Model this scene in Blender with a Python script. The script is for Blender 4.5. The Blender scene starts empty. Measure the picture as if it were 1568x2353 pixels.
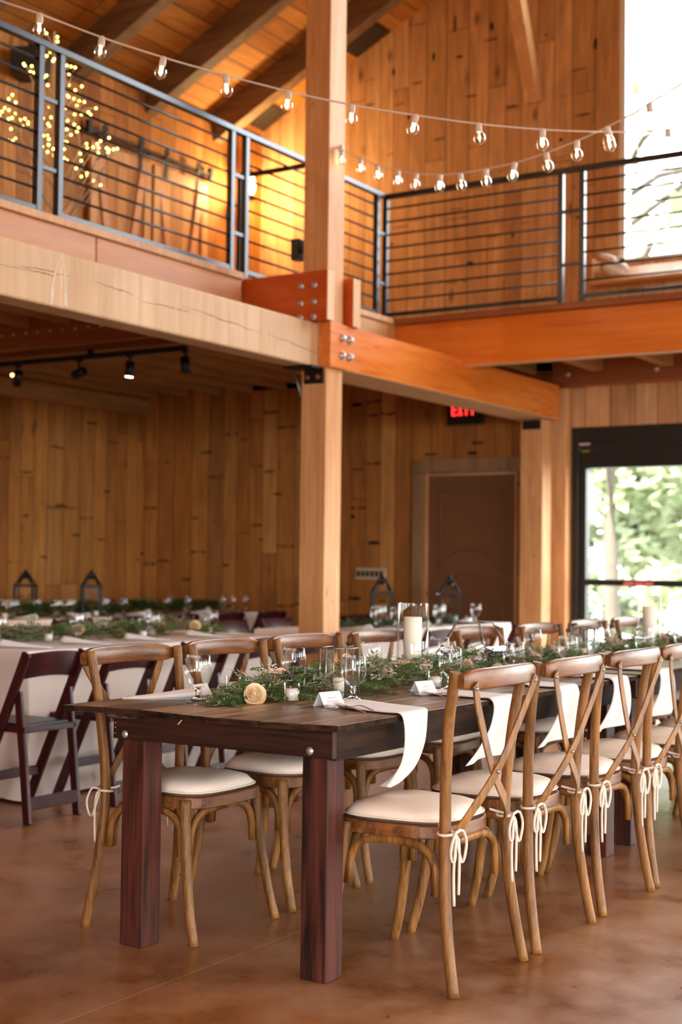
import bpy, math, random
from mathutils import Vector, Matrix, noise as mnoise
random.seed(7)
R = random.random
def U(a, b): return a + (b - a) * random.random()
scene = bpy.context.scene
COL = scene.collection
ORD = ['nearest', 'second', 'third', 'fourth', 'fifth', 'sixth', 'seventh', 'eighth', 'ninth', 'tenth', 'eleventh', 'twelfth',
       'thirteenth', 'fourteenth', 'fifteenth', 'sixteenth']

# ------------------------------------------------------------------ objects
def tag(o, label=None, cat=None, group=None, kind=None):
    if label: o['label'] = label
    if cat: o['category'] = cat
    if group: o['group'] = group
    if kind: o['kind'] = kind
    return o
def empty(name, loc=(0, 0, 0), rz=0.0, label=None, cat=None, group=None):
    o = bpy.data.objects.new(name, None); COL.objects.link(o)
    o.empty_display_size = 0.1
    o.location = loc; o.rotation_euler = (0, 0, rz)
    return tag(o, label, cat, group)
KIDS = {}
def copy_tree(o, parent=None, label=None, group=None, loc=None, rz=None, link_mesh=True):
    c = o.copy(); COL.objects.link(c)
    if parent is not None: c.parent = parent; KIDS.setdefault(parent.name, []).append(c)
    if label: c['label'] = label
    if group: c['group'] = group
    if loc is not None: c.location = loc
    if rz is not None: c.rotation_euler = (0, 0, rz)
    for ch in list(KIDS.get(o.name, [])): copy_tree(ch, c)
    return c

class MB:
    """collects shapes into one mesh"""
    def __init__(s): s.v = []; s.f = []; s.sm = []
    def add(s, vs, fs, smooth=False):
        n = len(s.v); s.v += [tuple(v) for v in vs]
        s.f += [tuple(i + n for i in f) for f in fs]; s.sm += [smooth] * len(fs)
        return s
    def box(s, x0, x1, y0, y1, z0, z1):
        if x0 > x1: x0, x1 = x1, x0
        if y0 > y1: y0, y1 = y1, y0
        if z0 > z1: z0, z1 = z1, z0
        v = [(x0,y0,z0),(x1,y0,z0),(x1,y1,z0),(x0,y1,z0),(x0,y0,z1),(x1,y0,z1),(x1,y1,z1),(x0,y1,z1)]
        return s.add(v, [(3,2,1,0),(4,5,6,7),(0,1,5,4),(1,2,6,5),(2,3,7,6),(3,0,4,7)])
    def sweep(s, pts, prof, up=(0, 0, 1), caps=True, smooth=True, scales=None, closed=False):
        """sweep a 2-D profile [(a,b)] along pts; a = sideways, b = along up"""
        pts = [Vector(p) for p in pts]; n = len(pts); m = len(prof); vs = []
        upv = Vector(up).normalized()
        for i, p in enumerate(pts):
            if closed: t = pts[(i+1) % n] - pts[i-1]
            else: t = pts[min(i+1, n-1)] - pts[max(i-1, 0)]
            t.normalize()
            u = upv - t * upv.dot(t)
            if u.length < 1e-4: u = Vector((1, 0, 0)) - t * t.x
            u.normalize(); sd = t.cross(u)
            k = scales[i] if scales else 1.0
            ka, kb = k if isinstance(k, tuple) else (k, k)
            for a, b in prof: vs.append(p + sd * a * ka + u * b * kb)
        fs = []
        for i in range(n if closed else n-1):
            for j in range(m):
                k = (j+1) % m; i2 = (i+1) % n
                fs.append((i*m+j, i*m+k, i2*m+k, i2*m+j))
        s.add(vs, fs, smooth)
        if caps and not closed:
            s.add([vs[j] for j in range(m)], [tuple(range(m))])
            s.add([vs[(n-1)*m+j] for j in range(m)], [tuple(reversed(range(m)))])
        return s
    def tube(s, pts, r, seg=10, caps=True, scales=None, up=(0, 0, 1), closed=False):
        rr = r if isinstance(r, tuple) else (r, r)
        prof = [(rr[0]*math.cos(2*math.pi*k/seg), rr[1]*math.sin(2*math.pi*k/seg)) for k in range(seg)]
        return s.sweep(pts, prof, up=up, caps=caps, scales=scales, closed=closed)
    def bar(s, p, q, w, h, up=(0, 0, 1)):
        return s.sweep([p, q], [(-w/2,-h/2),(w/2,-h/2),(w/2,h/2),(-w/2,h/2)], up=up, smooth=False)
    def lathe(s, prof, seg=24, c=(0, 0, 0), smooth=True, axis='z'):
        """prof [(r,z)], closed ends when r==0"""
        vs = []; n = len(prof)
        for r, z in prof:
            for k in range(seg):
                a = 2*math.pi*k/seg; x, y = r*math.cos(a), r*math.sin(a)
                if axis == 'z': vs.append((c[0]+x, c[1]+y, c[2]+z))
                elif axis == 'x': vs.append((c[0]+z, c[1]+x, c[2]+y))
                else: vs.append((c[0]+y, c[1]+z, c[2]+x))
        fs = [(i*seg+k, i*seg+(k+1)%seg, (i+1)*seg+(k+1)%seg, (i+1)*seg+k) for i in range(n-1) for k in range(seg)]
        return s.add(vs, fs, smooth)
    def cyl(s, c, r, h, seg=16, axis='z', r2=None):
        r2 = r if r2 is None else r2
        s.lathe([(r, 0), (r2, h)], seg, c, True, axis)
        s.lathe([(1e-5, 0), (r, 0)], seg, c, False, axis)
        return s.lathe([(r2, h), (1e-5, h)], seg, c, False, axis)
    def sphere(s, c, r, seg=10, rings=6, sc=(1, 1, 1)):
        vs = []
        for i in range(rings+1):
            t = math.pi*i/rings
            for k in range(seg):
                a = 2*math.pi*k/seg
                vs.append((c[0]+r*sc[0]*math.sin(t)*math.cos(a), c[1]+r*sc[1]*math.sin(t)*math.sin(a), c[2]-r*sc[2]*math.cos(t)))
        fs = [(i*seg+k, i*seg+(k+1)%seg, (i+1)*seg+(k+1)%seg, (i+1)*seg+k) for i in range(rings) for k in range(seg)]
        return s.add(vs, fs, True)
    def prism(s, pts, axis, a0, a1):
        """outline pts (2-D) extruded along axis"""
        def P(u, v, w):
            return {'x': (w, u, v), 'y': (u, w, v), 'z': (u, v, w)}[axis]
        n = len(pts)
        vs = [P(u, v, a0) for u, v in pts] + [P(u, v, a1) for u, v in pts]
        fs = [tuple(range(n)), tuple(reversed(range(n, 2*n)))] + [(i, i+n, (i+1)%n+n, (i+1)%n) for i in range(n)]
        return s.add(vs, fs)
    def build(s, name, mat, parent=None, bevel=0.0, loc=None, fix=True, solid=0.0, sub=0):
        me = bpy.data.meshes.new(name); me.from_pydata(s.v, [], s.f)
        me.polygons.foreach_set('use_smooth', s.sm)
        if fix:
            import bmesh
            b = bmesh.new(); b.from_mesh(me)
            bmesh.ops.remove_doubles(b, verts=b.verts, dist=2e-5)
            bmesh.ops.recalc_face_normals(b, faces=b.faces)
            b.to_mesh(me); b.free()
        me.update()
        o = bpy.data.objects.new(name, me); COL.objects.link(o)
        if mat: me.materials.append(mat)
        if loc is not None: o.location = loc
        if parent is not None:
            o.parent = parent; KIDS.setdefault(parent.name, []).append(o)
        if solid:
            md = o.modifiers.new('solid', 'SOLIDIFY'); md.thickness = solid; md.offset = 0
        if bevel:
            md = o.modifiers.new('bevel', 'BEVEL'); md.width = bevel; md.segments = 2; md.limit_method = 'ANGLE'; md.angle_limit = 0.7
        if sub:
            md = o.modifiers.new('sub', 'SUBSURF'); md.levels = sub; md.render_levels = sub
        return o
def B(x0, x1, y0, y1, z0, z1): return MB().box(x0, x1, y0, y1, z0, z1)
def smoothpath(pts, n=6):
    """Catmull-Rom through pts"""
    P = [Vector(p) for p in pts]; out = []
    for i in range(len(P)-1):
        p0 = P[max(i-1, 0)]; p1 = P[i]; p2 = P[i+1]; p3 = P[min(i+2, len(P)-1)]
        for k in range(n):
            t = k/n
            out.append(0.5*((2*p1) + (p2-p0)*t + (2*p0-5*p1+4*p2-p3)*t*t + (3*p1-p0-3*p2+p3)*t**3))
    out.append(P[-1]); return out

# ------------------------------------------------------------------ materials
def newmat(name):
    m = bpy.data.materials.new(name); m.use_nodes = True
    nt = m.node_tree; nt.nodes.clear(); return m, nt
class N:
    def __init__(s, nt): s.nt = nt
    def n(s, t, **kw):
        x = s.nt.nodes.new(t)
        for k, v in kw.items(): setattr(x, k, v)
        return x
    def l(s, a, b): s.nt.links.new(a, b)
    def val(s, inp, v):
        if isinstance(v, bpy.types.NodeSocket): s.l(v, inp)
        else: inp.default_value = v
    def math(s, op, a, b=0.0, c=0.0):
        x = s.n('ShaderNodeMath', operation=op)
        s.val(x.inputs[0], a); s.val(x.inputs[1], b)
        if op in ('MULTIPLY_ADD', 'SMOOTH_MIN', 'WRAP', 'COMPARE'): s.val(x.inputs[2], c)
        return x.outputs[0]
    def mapr(s, v, a, b, c, d):
        x = s.n('ShaderNodeMapRange'); s.val(x.inputs[0], v)
        for i, k in enumerate((a, b, c, d)): x.inputs[i+1].default_value = k
        return x.outputs[0]
    def mix(s, f, a, b, blend='MIX'):
        x = s.n('ShaderNodeMix', data_type='RGBA', blend_type=blend)
        s.val(x.inputs[0], f); s.val(x.inputs[6], a); s.val(x.inputs[7], b)
        return x.outputs[2]
    def noise(s, vec, scale=5, detail=4, rough=.6, dist=0):
        x = s.n('ShaderNodeTexNoise'); s.l(vec, x.inputs['Vector'])
        x.inputs['Scale'].default_value = scale; x.inputs['Detail'].default_value = detail
        x.inputs['Roughness'].default_value = rough; x.inputs['Distortion'].default_value = dist
        return x.outputs['Fac']
    def map(s, vec, sc=(1, 1, 1), loc=(0, 0, 0)):
        x = s.n('ShaderNodeMapping'); s.l(vec, x.inputs[0]); x.inputs['Scale'].default_value = sc; x.inputs['Location'].default_value = loc
        return x.outputs[0]
    def white(s, *vals):
        cb = s.n('ShaderNodeCombineXYZ')
        for i, v in enumerate(vals): s.val(cb.inputs[i], v)
        x = s.n('ShaderNodeTexWhiteNoise', noise_dimensions='3D'); s.l(cb.outputs[0], x.inputs['Vector'])
        return x.outputs['Value'], x.outputs['Color']
    def comb(s, *vals):
        cb = s.n('ShaderNodeCombineXYZ')
        for i, v in enumerate(vals): s.val(cb.inputs[i], v)
        return cb.outputs[0]
    def principled(s, col, rough=.5, bump=None, bstr=.3, bdist=.003, **kw):
        p = s.n('ShaderNodeBsdfPrincipled'); o = s.n('ShaderNodeOutputMaterial')
        s.val(p.inputs['Base Color'], col); s.val(p.inputs['Roughness'], rough)
        for k, v in kw.items(): s.val(p.inputs[k.replace('_', ' ')], v)
        if bump is not None:
            b = s.n('ShaderNodeBump'); b.inputs['Strength'].default_value = bstr; b.inputs['Distance'].default_value = bdist
            s.l(bump, b.inputs['Height']); s.l(b.outputs[0], p.inputs['Normal'])
        s.l(p.outputs[0], o.inputs[0]); return p
def srgb(r, g, b):
    f = lambda c: (c/255/12.92) if c/255 <= .04045 else ((c/255+.055)/1.055)**2.4
    return (f(r), f(g), f(b), 1)
def mul(c, k): return (c[0]*k, c[1]*k, c[2]*k, 1)

def wood(name, dark, mid, light, axis='z', grain=1.0, rough=.5, blotch=.5, bump=.25, spec=.4, coat=0.0, var=0.0, island=False, cracks=0.0, fine=.4):
    m, nt = newmat(name); w = N(nt)
    tc = w.n('ShaderNodeTexCoord'); v = tc.outputs['Object']
    oi = w.n('ShaderNodeObjectInfo')
    off = w.n('ShaderNodeVectorMath', operation='MULTIPLY_ADD')
    rnd = w.comb(oi.outputs['Random'], oi.outputs['Random'], oi.outputs['Random'])
    w.l(rnd, off.inputs[0]); off.inputs[1].default_value = (13.1, 7.7, 5.3); w.l(v, off.inputs[2])
    v = off.outputs[0]
    if island:
        g = w.n('ShaderNodeNewGeometry')
        o2 = w.n('ShaderNodeVectorMath', operation='MULTIPLY_ADD')
        r3 = w.comb(g.outputs['Random Per Island'], g.outputs['Random Per Island'], g.outputs['Random Per Island'])
        w.l(r3, o2.inputs[0]); o2.inputs[1].default_value = (31, 17, 23); w.l(v, o2.inputs[2]); v = o2.outputs[0]
    lo, hi = 2.2*grain, 38*grain
    sc = {'x': (lo, hi, hi), 'y': (hi, lo, hi), 'z': (hi, hi, lo)}[axis]
    sc2 = {'x': (1.2, 9, 9), 'y': (9, 1.2, 9), 'z': (9, 9, 1.2)}[axis]
    g1 = w.noise(w.map(v, sc), 1.0, 5, .65, .6)
    g2 = w.noise(w.map(v, sc2), 1.0*grain, 3, .5, 1.2)
    bl = w.noise(v, 3.0, 3, .6)
    f = w.math('ADD', w.math('MULTIPLY', g1, .55), w.math('MULTIPLY', g2, .45))
    if fine:
        f3 = w.noise(w.map(v, {'x': (lo*3, hi*5, hi*5), 'y': (hi*5, lo*3, hi*5), 'z': (hi*5, hi*5, lo*3)}[axis]), 1.0, 2, .5)
        f = w.math('ADD', f, w.math('MULTIPLY', w.math('SUBTRACT', f3, .5), fine*.35))
    f = w.mapr(f, .38, .62, 0, 1)
    c = w.mix(f, dark, light)
    c = w.mix(w.mapr(bl, .35, .65, 0, blotch), c, mid)
    if island or var:
        src = g.outputs['Random Per Island'] if island else oi.outputs['Random']
        k = w.mapr(src, 0, 1, 1-(var or .2), 1+(var or .2))
        c = w.mix(1.0, c, w.comb(k, k, k), 'MULTIPLY')
    if cracks:
        ck = w.noise(w.map(v, {'x': (.8, 7, 7), 'y': (7, .8, 7), 'z': (7, 7, .8)}[axis]), 1.0, 4, .45, 0)
        cm = w.mapr(w.math('ABSOLUTE', w.math('SUBTRACT', ck, .52)), 0, .007*cracks, 1, 0)
        reg = w.mapr(w.noise(v, 1.4, 1), .5, .6, 0, 1)
        c = w.mix(w.math('MULTIPLY', cm, reg), c, mul(dark, .15))
    w.principled(c, w.mapr(g1, .3, .7, rough-.08, rough+.1), g1, bump, .002, Specular_IOR_Level=spec, Coat_Weight=coat, Coat_Roughness=.15)
    return m

def planks(name, cols, width=.17, along='z', across='x', rough=.65, length=2.6, seam=.006, dark=.35, knots=True, marks=.0, spec=.25, vary=.35):
    """boards: 'along' grain axis, 'across' the axis that is divided into boards"""
    m, nt = newmat(name); w = N(nt)
    tc = w.n('ShaderNodeTexCoord'); sp = w.n('ShaderNodeSeparateXYZ'); w.l(tc.outputs['Object'], sp.inputs[0])
    ax = {'x': sp.outputs[0], 'y': sp.outputs[1], 'z': sp.outputs[2]}
    A = ax[across]; L = ax[along]
    # uneven board widths: warp the coordinate a little
    wob = w.math('MULTIPLY', w.math('SINE', w.math('MULTIPLY', A, 4.1)), .05)
    u = w.math('DIVIDE', w.math('ADD', A, wob), width)
    i = w.math('FLOOR', u); fr = w.math('FRACT', u)
    r1, _ = w.white(i, 3.3, 1.7)
    l = w.math('ADD', w.math('DIVIDE', L, length), w.math('MULTIPLY', r1, 7.3))
    j = w.math('FLOOR', l); fl = w.math('FRACT', l)
    rv, rc = w.white(i, j, 9.1)
    # seams
    ew = seam/width
    e1 = w.math('MINIMUM', fr, w.math('SUBTRACT', 1.0, fr)); s1 = w.mapr(e1, ew*.4, ew*1.2, 1, 0)
    e2 = w.math('MINIMUM', fl, w.math('SUBTRACT', 1.0, fl)); s2 = w.mapr(e2, seam/length*.4, seam/length*1.0, 1, 0)
    sm = w.math('MAXIMUM', s1, s2)
    # grain
    vec = w.comb(w.math('ADD', w.math('MULTIPLY', A, 26), w.math('MULTIPLY', i, 5.7)), w.math('MULTIPLY', L, 1.3), w.math('MULTIPLY', rv, 31))
    g1 = w.noise(vec, 1.0, 5, .62, .8)
    vec2 = w.comb(w.math('ADD', w.math('MULTIPLY', A, 7), w.math('MULTIPLY', i, 3.1)), w.math('MULTIPLY', L, 1.1), w.math('MULTIPLY', rv, 17))
    g2 = w.noise(vec2, 1.0, 3, .5, 1.5)
    ramp = w.n('ShaderNodeValToRGB'); w.l(w.math('ADD', w.math('MULTIPLY', r1, .72), w.math('MULTIPLY', rv, .28)), ramp.inputs[0])
    els = ramp.color_ramp.elements
    while len(els) < len(cols): els.new(.5)
    for k, cc in enumerate(cols): els[k].position = k/(len(cols)-1); els[k].color = cc
    c = ramp.outputs[0]
    k = w.math('MULTIPLY', w.mapr(g1, .3, .7, .78, 1.18), w.mapr(g2, .3, .7, 1-vary*.5, 1+vary*.5))
    c = w.mix(1.0, c, w.comb(k, k, k), 'MULTIPLY')
    if knots:
        vo = w.n('ShaderNodeTexVoronoi'); w.l(w.comb(w.math('MULTIPLY', A, 3.3), w.math('MULTIPLY', L, 1.5), w.math('MULTIPLY', i, 2.1)), vo.inputs['Vector'])
        vo.inputs['Scale'].default_value = 1.0
        kn = w.mapr(vo.outputs['Distance'], .05, .14, 1, 0)
        c = w.mix(w.math('MULTIPLY', kn, .75), c, mul(cols[0], .25))
    if marks:
        # old saw marks and stains, short dark cross marks
        m1 = w.math('ADD', w.math('MULTIPLY', L, 1.7), w.math('MULTIPLY', r1, 11.3))
        mr, _ = w.white(i, w.math('FLOOR', m1), 4.4)
        wobb = w.noise(w.comb(w.math('MULTIPLY', A, 22), L, 0.0), 1.0, 2)
        dd = w.math('ABSOLUTE', w.math('SUBTRACT', w.math('FRACT', m1), w.math('MULTIPLY_ADD', wobb, .05, .45)))
        mk = w.math('MULTIPLY', w.mapr(dd, .010, .028, marks, 0), w.mapr(mr, .70, .72, 0, 1))
        mk = w.math('MULTIPLY', mk, w.mapr(w.noise(w.comb(w.math('MULTIPLY', A, 14), w.math('MULTIPLY', L, 20), i), 1.0, 2), .42, .52, 0, 1))
        c = w.mix(mk, c, mul(cols[0], .10))
        st_ = w.noise(w.comb(w.math('MULTIPLY', A, 2.2), w.math('MULTIPLY', L, .8), i), 1.0, 3, .6, .5)
        c = w.mix(w.mapr(st_, .52, .72, 0, .32), c, mul(cols[0], .5))
    c = w.mix(w.math('MULTIPLY', sm, 1-dark), c, mul(cols[0], .10))
    h = w.math('SUBTRACT', w.math('MULTIPLY', g1, .3), sm)
    w.principled(c, rough, h, .4, .006, Specular_IOR_Level=spec)
    return m
def plain(name, col, rough=.5, metal=0.0, spec=.5, noise=0.0, scale=20, bump=0.0, **kw):
    m, nt = newmat(name); w = N(nt)
    c = col; bp = None
    if noise or bump:
        tc = w.n('ShaderNodeTexCoord'); nz = w.noise(tc.outputs['Object'], scale, 4, .6)
        if noise: c = w.mix(w.mapr(nz, .3, .7, 0, 1), mul(col, 1-noise), mul(col, 1+noise))
        if bump: bp = nz
    w.principled(c, rough, bp, bump, .002, Metallic=metal, Specular_IOR_Level=spec, **kw)
    return m
def emis(name, col, strength):
    m, nt = newmat(name); w = N(nt); e = w.n('ShaderNodeEmission'); o = w.n('ShaderNodeOutputMaterial')
    e.inputs[0].default_value = col; e.inputs[1].default_value = strength; w.l(e.outputs[0], o.inputs[0]); return m
def thin_glass(name, tint=(1, 1, 1, 1), rough=.0, refl=1.0, haze=0.0):
    m, nt = newmat(name); w = N(nt)
    t = w.n('ShaderNodeBsdfTransparent'); t.inputs[0].default_value = tint
    g = w.n('ShaderNodeBsdfGlossy'); g.inputs['Roughness'].default_value = rough; g.inputs['Color'].default_value = (1, 1, 1, 1)
    lw = w.n('ShaderNodeLayerWeight'); lw.inputs[0].default_value = .5
    fr = w.math('MULTIPLY_ADD', w.math('POWER', lw.outputs['Facing'], 4.0), .9, .045)
    mx = w.n('ShaderNodeMixShader'); w.l(w.math('MULTIPLY', fr, refl), mx.inputs[0]); w.l(t.outputs[0], mx.inputs[1]); w.l(g.outputs[0], mx.inputs[2])
    o = w.n('ShaderNodeOutputMaterial'); w.l(mx.outputs[0], o.inputs[0]); return m
def real_glass(name, ior=1.45, tint=(1, 1, 1, 1)):
    m, nt = newmat(name); w = N(nt); g = w.n('ShaderNodeBsdfGlass'); g.inputs['IOR'].default_value = ior; g.inputs['Roughness'].default_value = 0
    g.inputs['Color'].default_value = tint
    o = w.n('ShaderNodeOutputMaterial'); w.l(g.outputs[0], o.inputs[0]); return m
def leafmat(name, a, b, rough=.5, trans=.3):
    m, nt = newmat(name); w = N(nt)
    g = w.n('ShaderNodeNewGeometry')
    c = w.mix(g.outputs['Random Per Island'], a, b)
    p = w.n('ShaderNodeBsdfPrincipled'); w.l(c, p.inputs['Base Color']); p.inputs['Roughness'].default_value = rough
    t = w.n('ShaderNodeBsdfTranslucent'); w.l(c, t.inputs[0])
    mx = w.n('ShaderNodeMixShader'); mx.inputs[0].default_value = trans; w.l(p.outputs[0], mx.inputs[1]); w.l(t.outputs[0], mx.inputs[2])
    o = w.n('ShaderNodeOutputMaterial'); w.l(mx.outputs[0], o.inputs[0]); return m

def concrete():
    m, nt = newmat('stained_concrete'); w = N(nt)
    tc = w.n('ShaderNodeTexCoord'); v = tc.outputs['Object']
    a = w.noise(v, .9, 5, .6, 0); b = w.noise(v, 3.0, 6, .6, 0); cc = w.noise(v, 30, 4, .7)
    c = w.mix(w.mapr(a, .35, .65, 0, 1), srgb(118, 70, 32), srgb(170, 110, 58))
    c = w.mix(w.mapr(b, .40, .66, 0, .7), c, srgb(184, 146, 120))  # pinkish mottling also stands in for window light reflected on the floor
    c = w.mix(w.mapr(b, .22, .48, .4, 0), c, srgb(84, 48, 26))
    c = w.mix(w.mapr(cc, .35, .7, 0, .25), c, srgb(92, 56, 36))
    sp = w.n('ShaderNodeSeparateXYZ'); w.l(v, sp.inputs[0])
    def joint(coord, period, off):
        u = w.math('FRACT', w.math('ADD', w.math('DIVIDE', coord, period), off))
        e = w.math('MINIMUM', u, w.math('SUBTRACT', 1.0, u))
        return w.mapr(e, .003/period*.5, .003/period*1.5, 1, 0)
    jx = joint(w.math('SUBTRACT', sp.outputs[0], -.39), 3.6, 0.0)
    jy = joint(w.math('SUBTRACT', sp.outputs[1], 3.4), 4.6, 0.0)
    j = w.math('MAXIMUM', jx, jy)
    c = w.mix(w.math('MULTIPLY', j, .45), c, srgb(190, 150, 120))
    r = w.math('ADD', w.mapr(b, .3, .7, .24, .38), w.math('MULTIPLY', j, .3))
    hb = w.math('SUBTRACT', w.math('MULTIPLY', cc, .15), j)
    w.principled(c, r, hb, .15, .002, Specular_IOR_Level=.5)
    return m

M = {}
M['floor'] = concrete()
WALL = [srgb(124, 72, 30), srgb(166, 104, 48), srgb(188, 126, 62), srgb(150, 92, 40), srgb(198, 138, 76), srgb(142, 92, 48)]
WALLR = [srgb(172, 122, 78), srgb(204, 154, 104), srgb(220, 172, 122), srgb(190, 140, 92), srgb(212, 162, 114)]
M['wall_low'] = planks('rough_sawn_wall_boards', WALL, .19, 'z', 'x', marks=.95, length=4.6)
M['wall_low_y'] = planks('rough_sawn_wall_boards_side', WALL, .19, 'z', 'y', marks=.8, length=4.6)
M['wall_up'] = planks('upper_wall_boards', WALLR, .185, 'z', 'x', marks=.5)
M['wall_up_y'] = planks('upper_wall_boards_side', WALL, .185, 'z', 'y', marks=.4)
M['wall_x_pale'] = planks('pale_wall_boards', [srgb(190, 140, 92), srgb(210, 160, 112), srgb(170, 118, 76), srgb(214, 170, 124)], .19, 'z', 'x')
M['roof'] = planks('roof_boards', [srgb(148, 92, 40), srgb(184, 124, 60), srgb(202, 142, 72), srgb(166, 106, 50)], .16, 'y', 'x', seam=.008)
M['deck'] = planks('deck_boards', [srgb(150, 104, 62), srgb(170, 122, 76), srgb(136, 94, 56)], .14, 'x', 'y')
OBJ_SETTING = True
M['post'] = wood('fir_post', srgb(190, 130, 78), srgb(206, 150, 98), srgb(226, 174, 122), 'z', .7, .6, .5, cracks=0.5)
M['timber_y'] = wood('weathered_timber', srgb(192, 152, 112), srgb(200, 164, 128), srgb(222, 190, 156), 'z', .30, .65, .7, fine=.4)
M['orange_y'] = wood('orange_stained_beam', srgb(206, 104, 26), srgb(222, 124, 44), srgb(232, 138, 54), 'y', .5, .3, .4, bump=.08, spec=.5, coat=.25)
M['orange_x'] = wood('orange_stained_beam_cross', srgb(198, 96, 16), srgb(212, 110, 24), srgb(226, 128, 34), 'x', .5, .34, .4, bump=.08, spec=.5, coat=.15)
M['red_x'] = wood('red_stained_board', srgb(176, 66, 16), srgb(190, 78, 24), srgb(204, 92, 32), 'x', .5, .4, .4, bump=.08)
M['raw_end'] = wood('raw_board_end', srgb(206, 164, 122), srgb(220, 180, 140), srgb(230, 194, 156), 'z', 1, .7, .3)
M['joist_y'] = wood('joist_wood', srgb(150, 104, 60), srgb(172, 124, 76), srgb(190, 142, 92), 'y', .7, .65, .4)
M['rafter'] = wood('rafter_wood', srgb(92, 70, 48), srgb(118, 90, 62), srgb(142, 110, 78), 'x', .7, .65, .5)
M['brown_x'] = wood('ledger_wood', srgb(130, 72, 40), srgb(150, 86, 50), srgb(164, 100, 62), 'x', .6, .55, .4)
M['fascia_y'] = wood('deck_edge_board', srgb(186, 124, 84), srgb(200, 140, 98), srgb(210, 152, 110), 'y', .5, .5, .4)
M['barn_wood'] = planks('barn_door_boards', [srgb(178, 118, 66), srgb(196, 138, 84), srgb(206, 150, 96)], .14, 'z', 'y', knots=True)
M['trim_wood'] = wood('window_trim_wood', srgb(180, 124, 74), srgb(200, 146, 94), srgb(214, 164, 112), 'z', .7, .5, .4)
M['grey_trim'] = wood('grey_door_casing', srgb(120, 88, 58), srgb(142, 106, 72), srgb(160, 124, 88), 'z', .7, .6, .4)
M['chair'] = wood('chair_oak', srgb(80, 50, 22), srgb(120, 78, 37), srgb(160, 109, 55), 'z', 1.6, .46, .3, bump=.35, spec=.3, fine=.7)
M['chair_y'] = wood('chair_oak_rail', srgb(72, 40, 18), srgb(108, 64, 30), srgb(142, 88, 44), 'y', 1.6, .37, .3, bump=.35, spec=.45, coat=.06, fine=.7)
M['table_top'] = wood('table_planks', srgb(60, 43, 29), srgb(120, 92, 66), srgb(180, 147, 113), 'y', .9, .34, .35, fine=.7, bump=.6, spec=.5, island=True, var=.62)
M['table_dark_x'] = wood('dark_stained_apron', srgb(20, 11, 8), srgb(42, 22, 15), srgb(82, 42, 28), 'x', .8, .55, .35, spec=.25, fine=.6)
M['table_dark_y'] = wood('dark_stained_side_apron', srgb(24, 14, 9), srgb(42, 26, 17), srgb(68, 44, 29), 'y', .8, .7, .35, spec=.12, fine=.6)
M['table_leg'] = wood('dark_stained_leg', srgb(22, 11, 8), srgb(52, 26, 19), srgb(100, 48, 34), 'z', .8, .55, .35, spec=.25, fine=.6)
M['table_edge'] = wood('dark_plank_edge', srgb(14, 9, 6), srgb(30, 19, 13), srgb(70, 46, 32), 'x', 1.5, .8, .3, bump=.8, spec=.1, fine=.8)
M['mahog'] = wood('mahogany_finish', srgb(38, 8, 12), srgb(52, 11, 17), srgb(70, 17, 24), 'z', .8, .38, .4, bump=.0, spec=.4, coat=.15, fine=0)
M['black_pad'] = plain('black_vinyl', srgb(34, 33, 34), .35)
M['steel'] = plain('black_steel', srgb(52, 54, 60), .30, .6, .7)
M['black_iron'] = plain('black_iron', srgb(22, 20, 20), .5, .3)
M['bolt'] = plain('galvanised_bolt', srgb(190, 188, 186), .42, .8, noise=.15, scale=60)
M['door_brown'] = plain('brown_painted_door', srgb(110, 70, 40), .55)
M['alu_black'] = plain('dark_bronze_frame', srgb(36, 34, 30), .45, .2)
M['cloth'] = plain('white_linen', srgb(226, 214, 206), .85, 0, .15, noise=.03, scale=200, bump=.15)
M['napkin'] = plain('white_napkin_cloth', srgb(226, 219, 217), .85, 0, .15, noise=.02, scale=300, bump=.1, Sheen_Weight=.2)
M['cushion'] = plain('cream_canvas', srgb(238, 219, 202), .9, 0, .1, noise=.05, scale=260, bump=.3)
M['tie'] = plain('cream_cord', srgb(228, 210, 192), .9, 0, .1)
M['wax'] = plain('ivory_wax', srgb(252, 244, 226), .45, 0, .4, Subsurface_Weight=.15, Subsurface_Radius=(.02, .014, .008))
M['wax_white'] = plain('white_wax', srgb(244, 238, 230), .45, 0, .4, Subsurface_Weight=.3, Subsurface_Radius=(.01, .008, .006))
M['rose'] = leafmat('rose_petal', srgb(252, 226, 204), srgb(240, 184, 156), .6, .12)
M['rose_cream'] = leafmat('rose_petal_cream', srgb(250, 240, 206), srgb(244, 206, 164), .6, .12)
M['wick'] = plain('wick', srgb(60, 50, 44), .8)
M['cedar'] = leafmat('cedar_leaf', srgb(46, 80, 30), srgb(116, 148, 70), .45, .25)
M['cedar_dark'] = leafmat('cedar_leaf_dark', srgb(30, 56, 22), srgb(70, 104, 44), .5, .2)
M['olive'] = leafmat('olive_leaf', srgb(104, 112, 80), srgb(172, 174, 140), .5, .2)
M['stem'] = plain('woody_stem', srgb(110, 78, 50), .7)
M['waxflower'] = leafmat('waxflower_petal', srgb(246, 230, 220), srgb(226, 200, 190), .6, .2)
M['berry'] = plain('dark_berry', srgb(24, 24, 36), .3)
M['glass'] = real_glass('clear_glass')
M['thin'] = thin_glass('thin_glass', (.985, .985, .98, 1))
M['bulb_glass'] = thin_glass('bulb_glass', (.97, .90, .80, 1), refl=1.7)
M['bowl'] = thin_glass('goblet_glass', (.985, .985, .985, 1), refl=.55)
M['pane'] = thin_glass('window_glass', (.97, .99, .98, 1), refl=.8)
M['zinc'] = plain('zinc_edge', srgb(140, 138, 134), .35, .8)
M['silver'] = plain('polished_steel', srgb(214, 208, 204), .16, 1.0)
M['card'] = plain('white_card', srgb(240, 238, 240), .8, 0, .2)
M['ink'] = plain('grey_ink', srgb(168, 166, 178), .8)
M['white_plastic'] = plain('white_plastic', srgb(226, 218, 214), .45)
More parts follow.
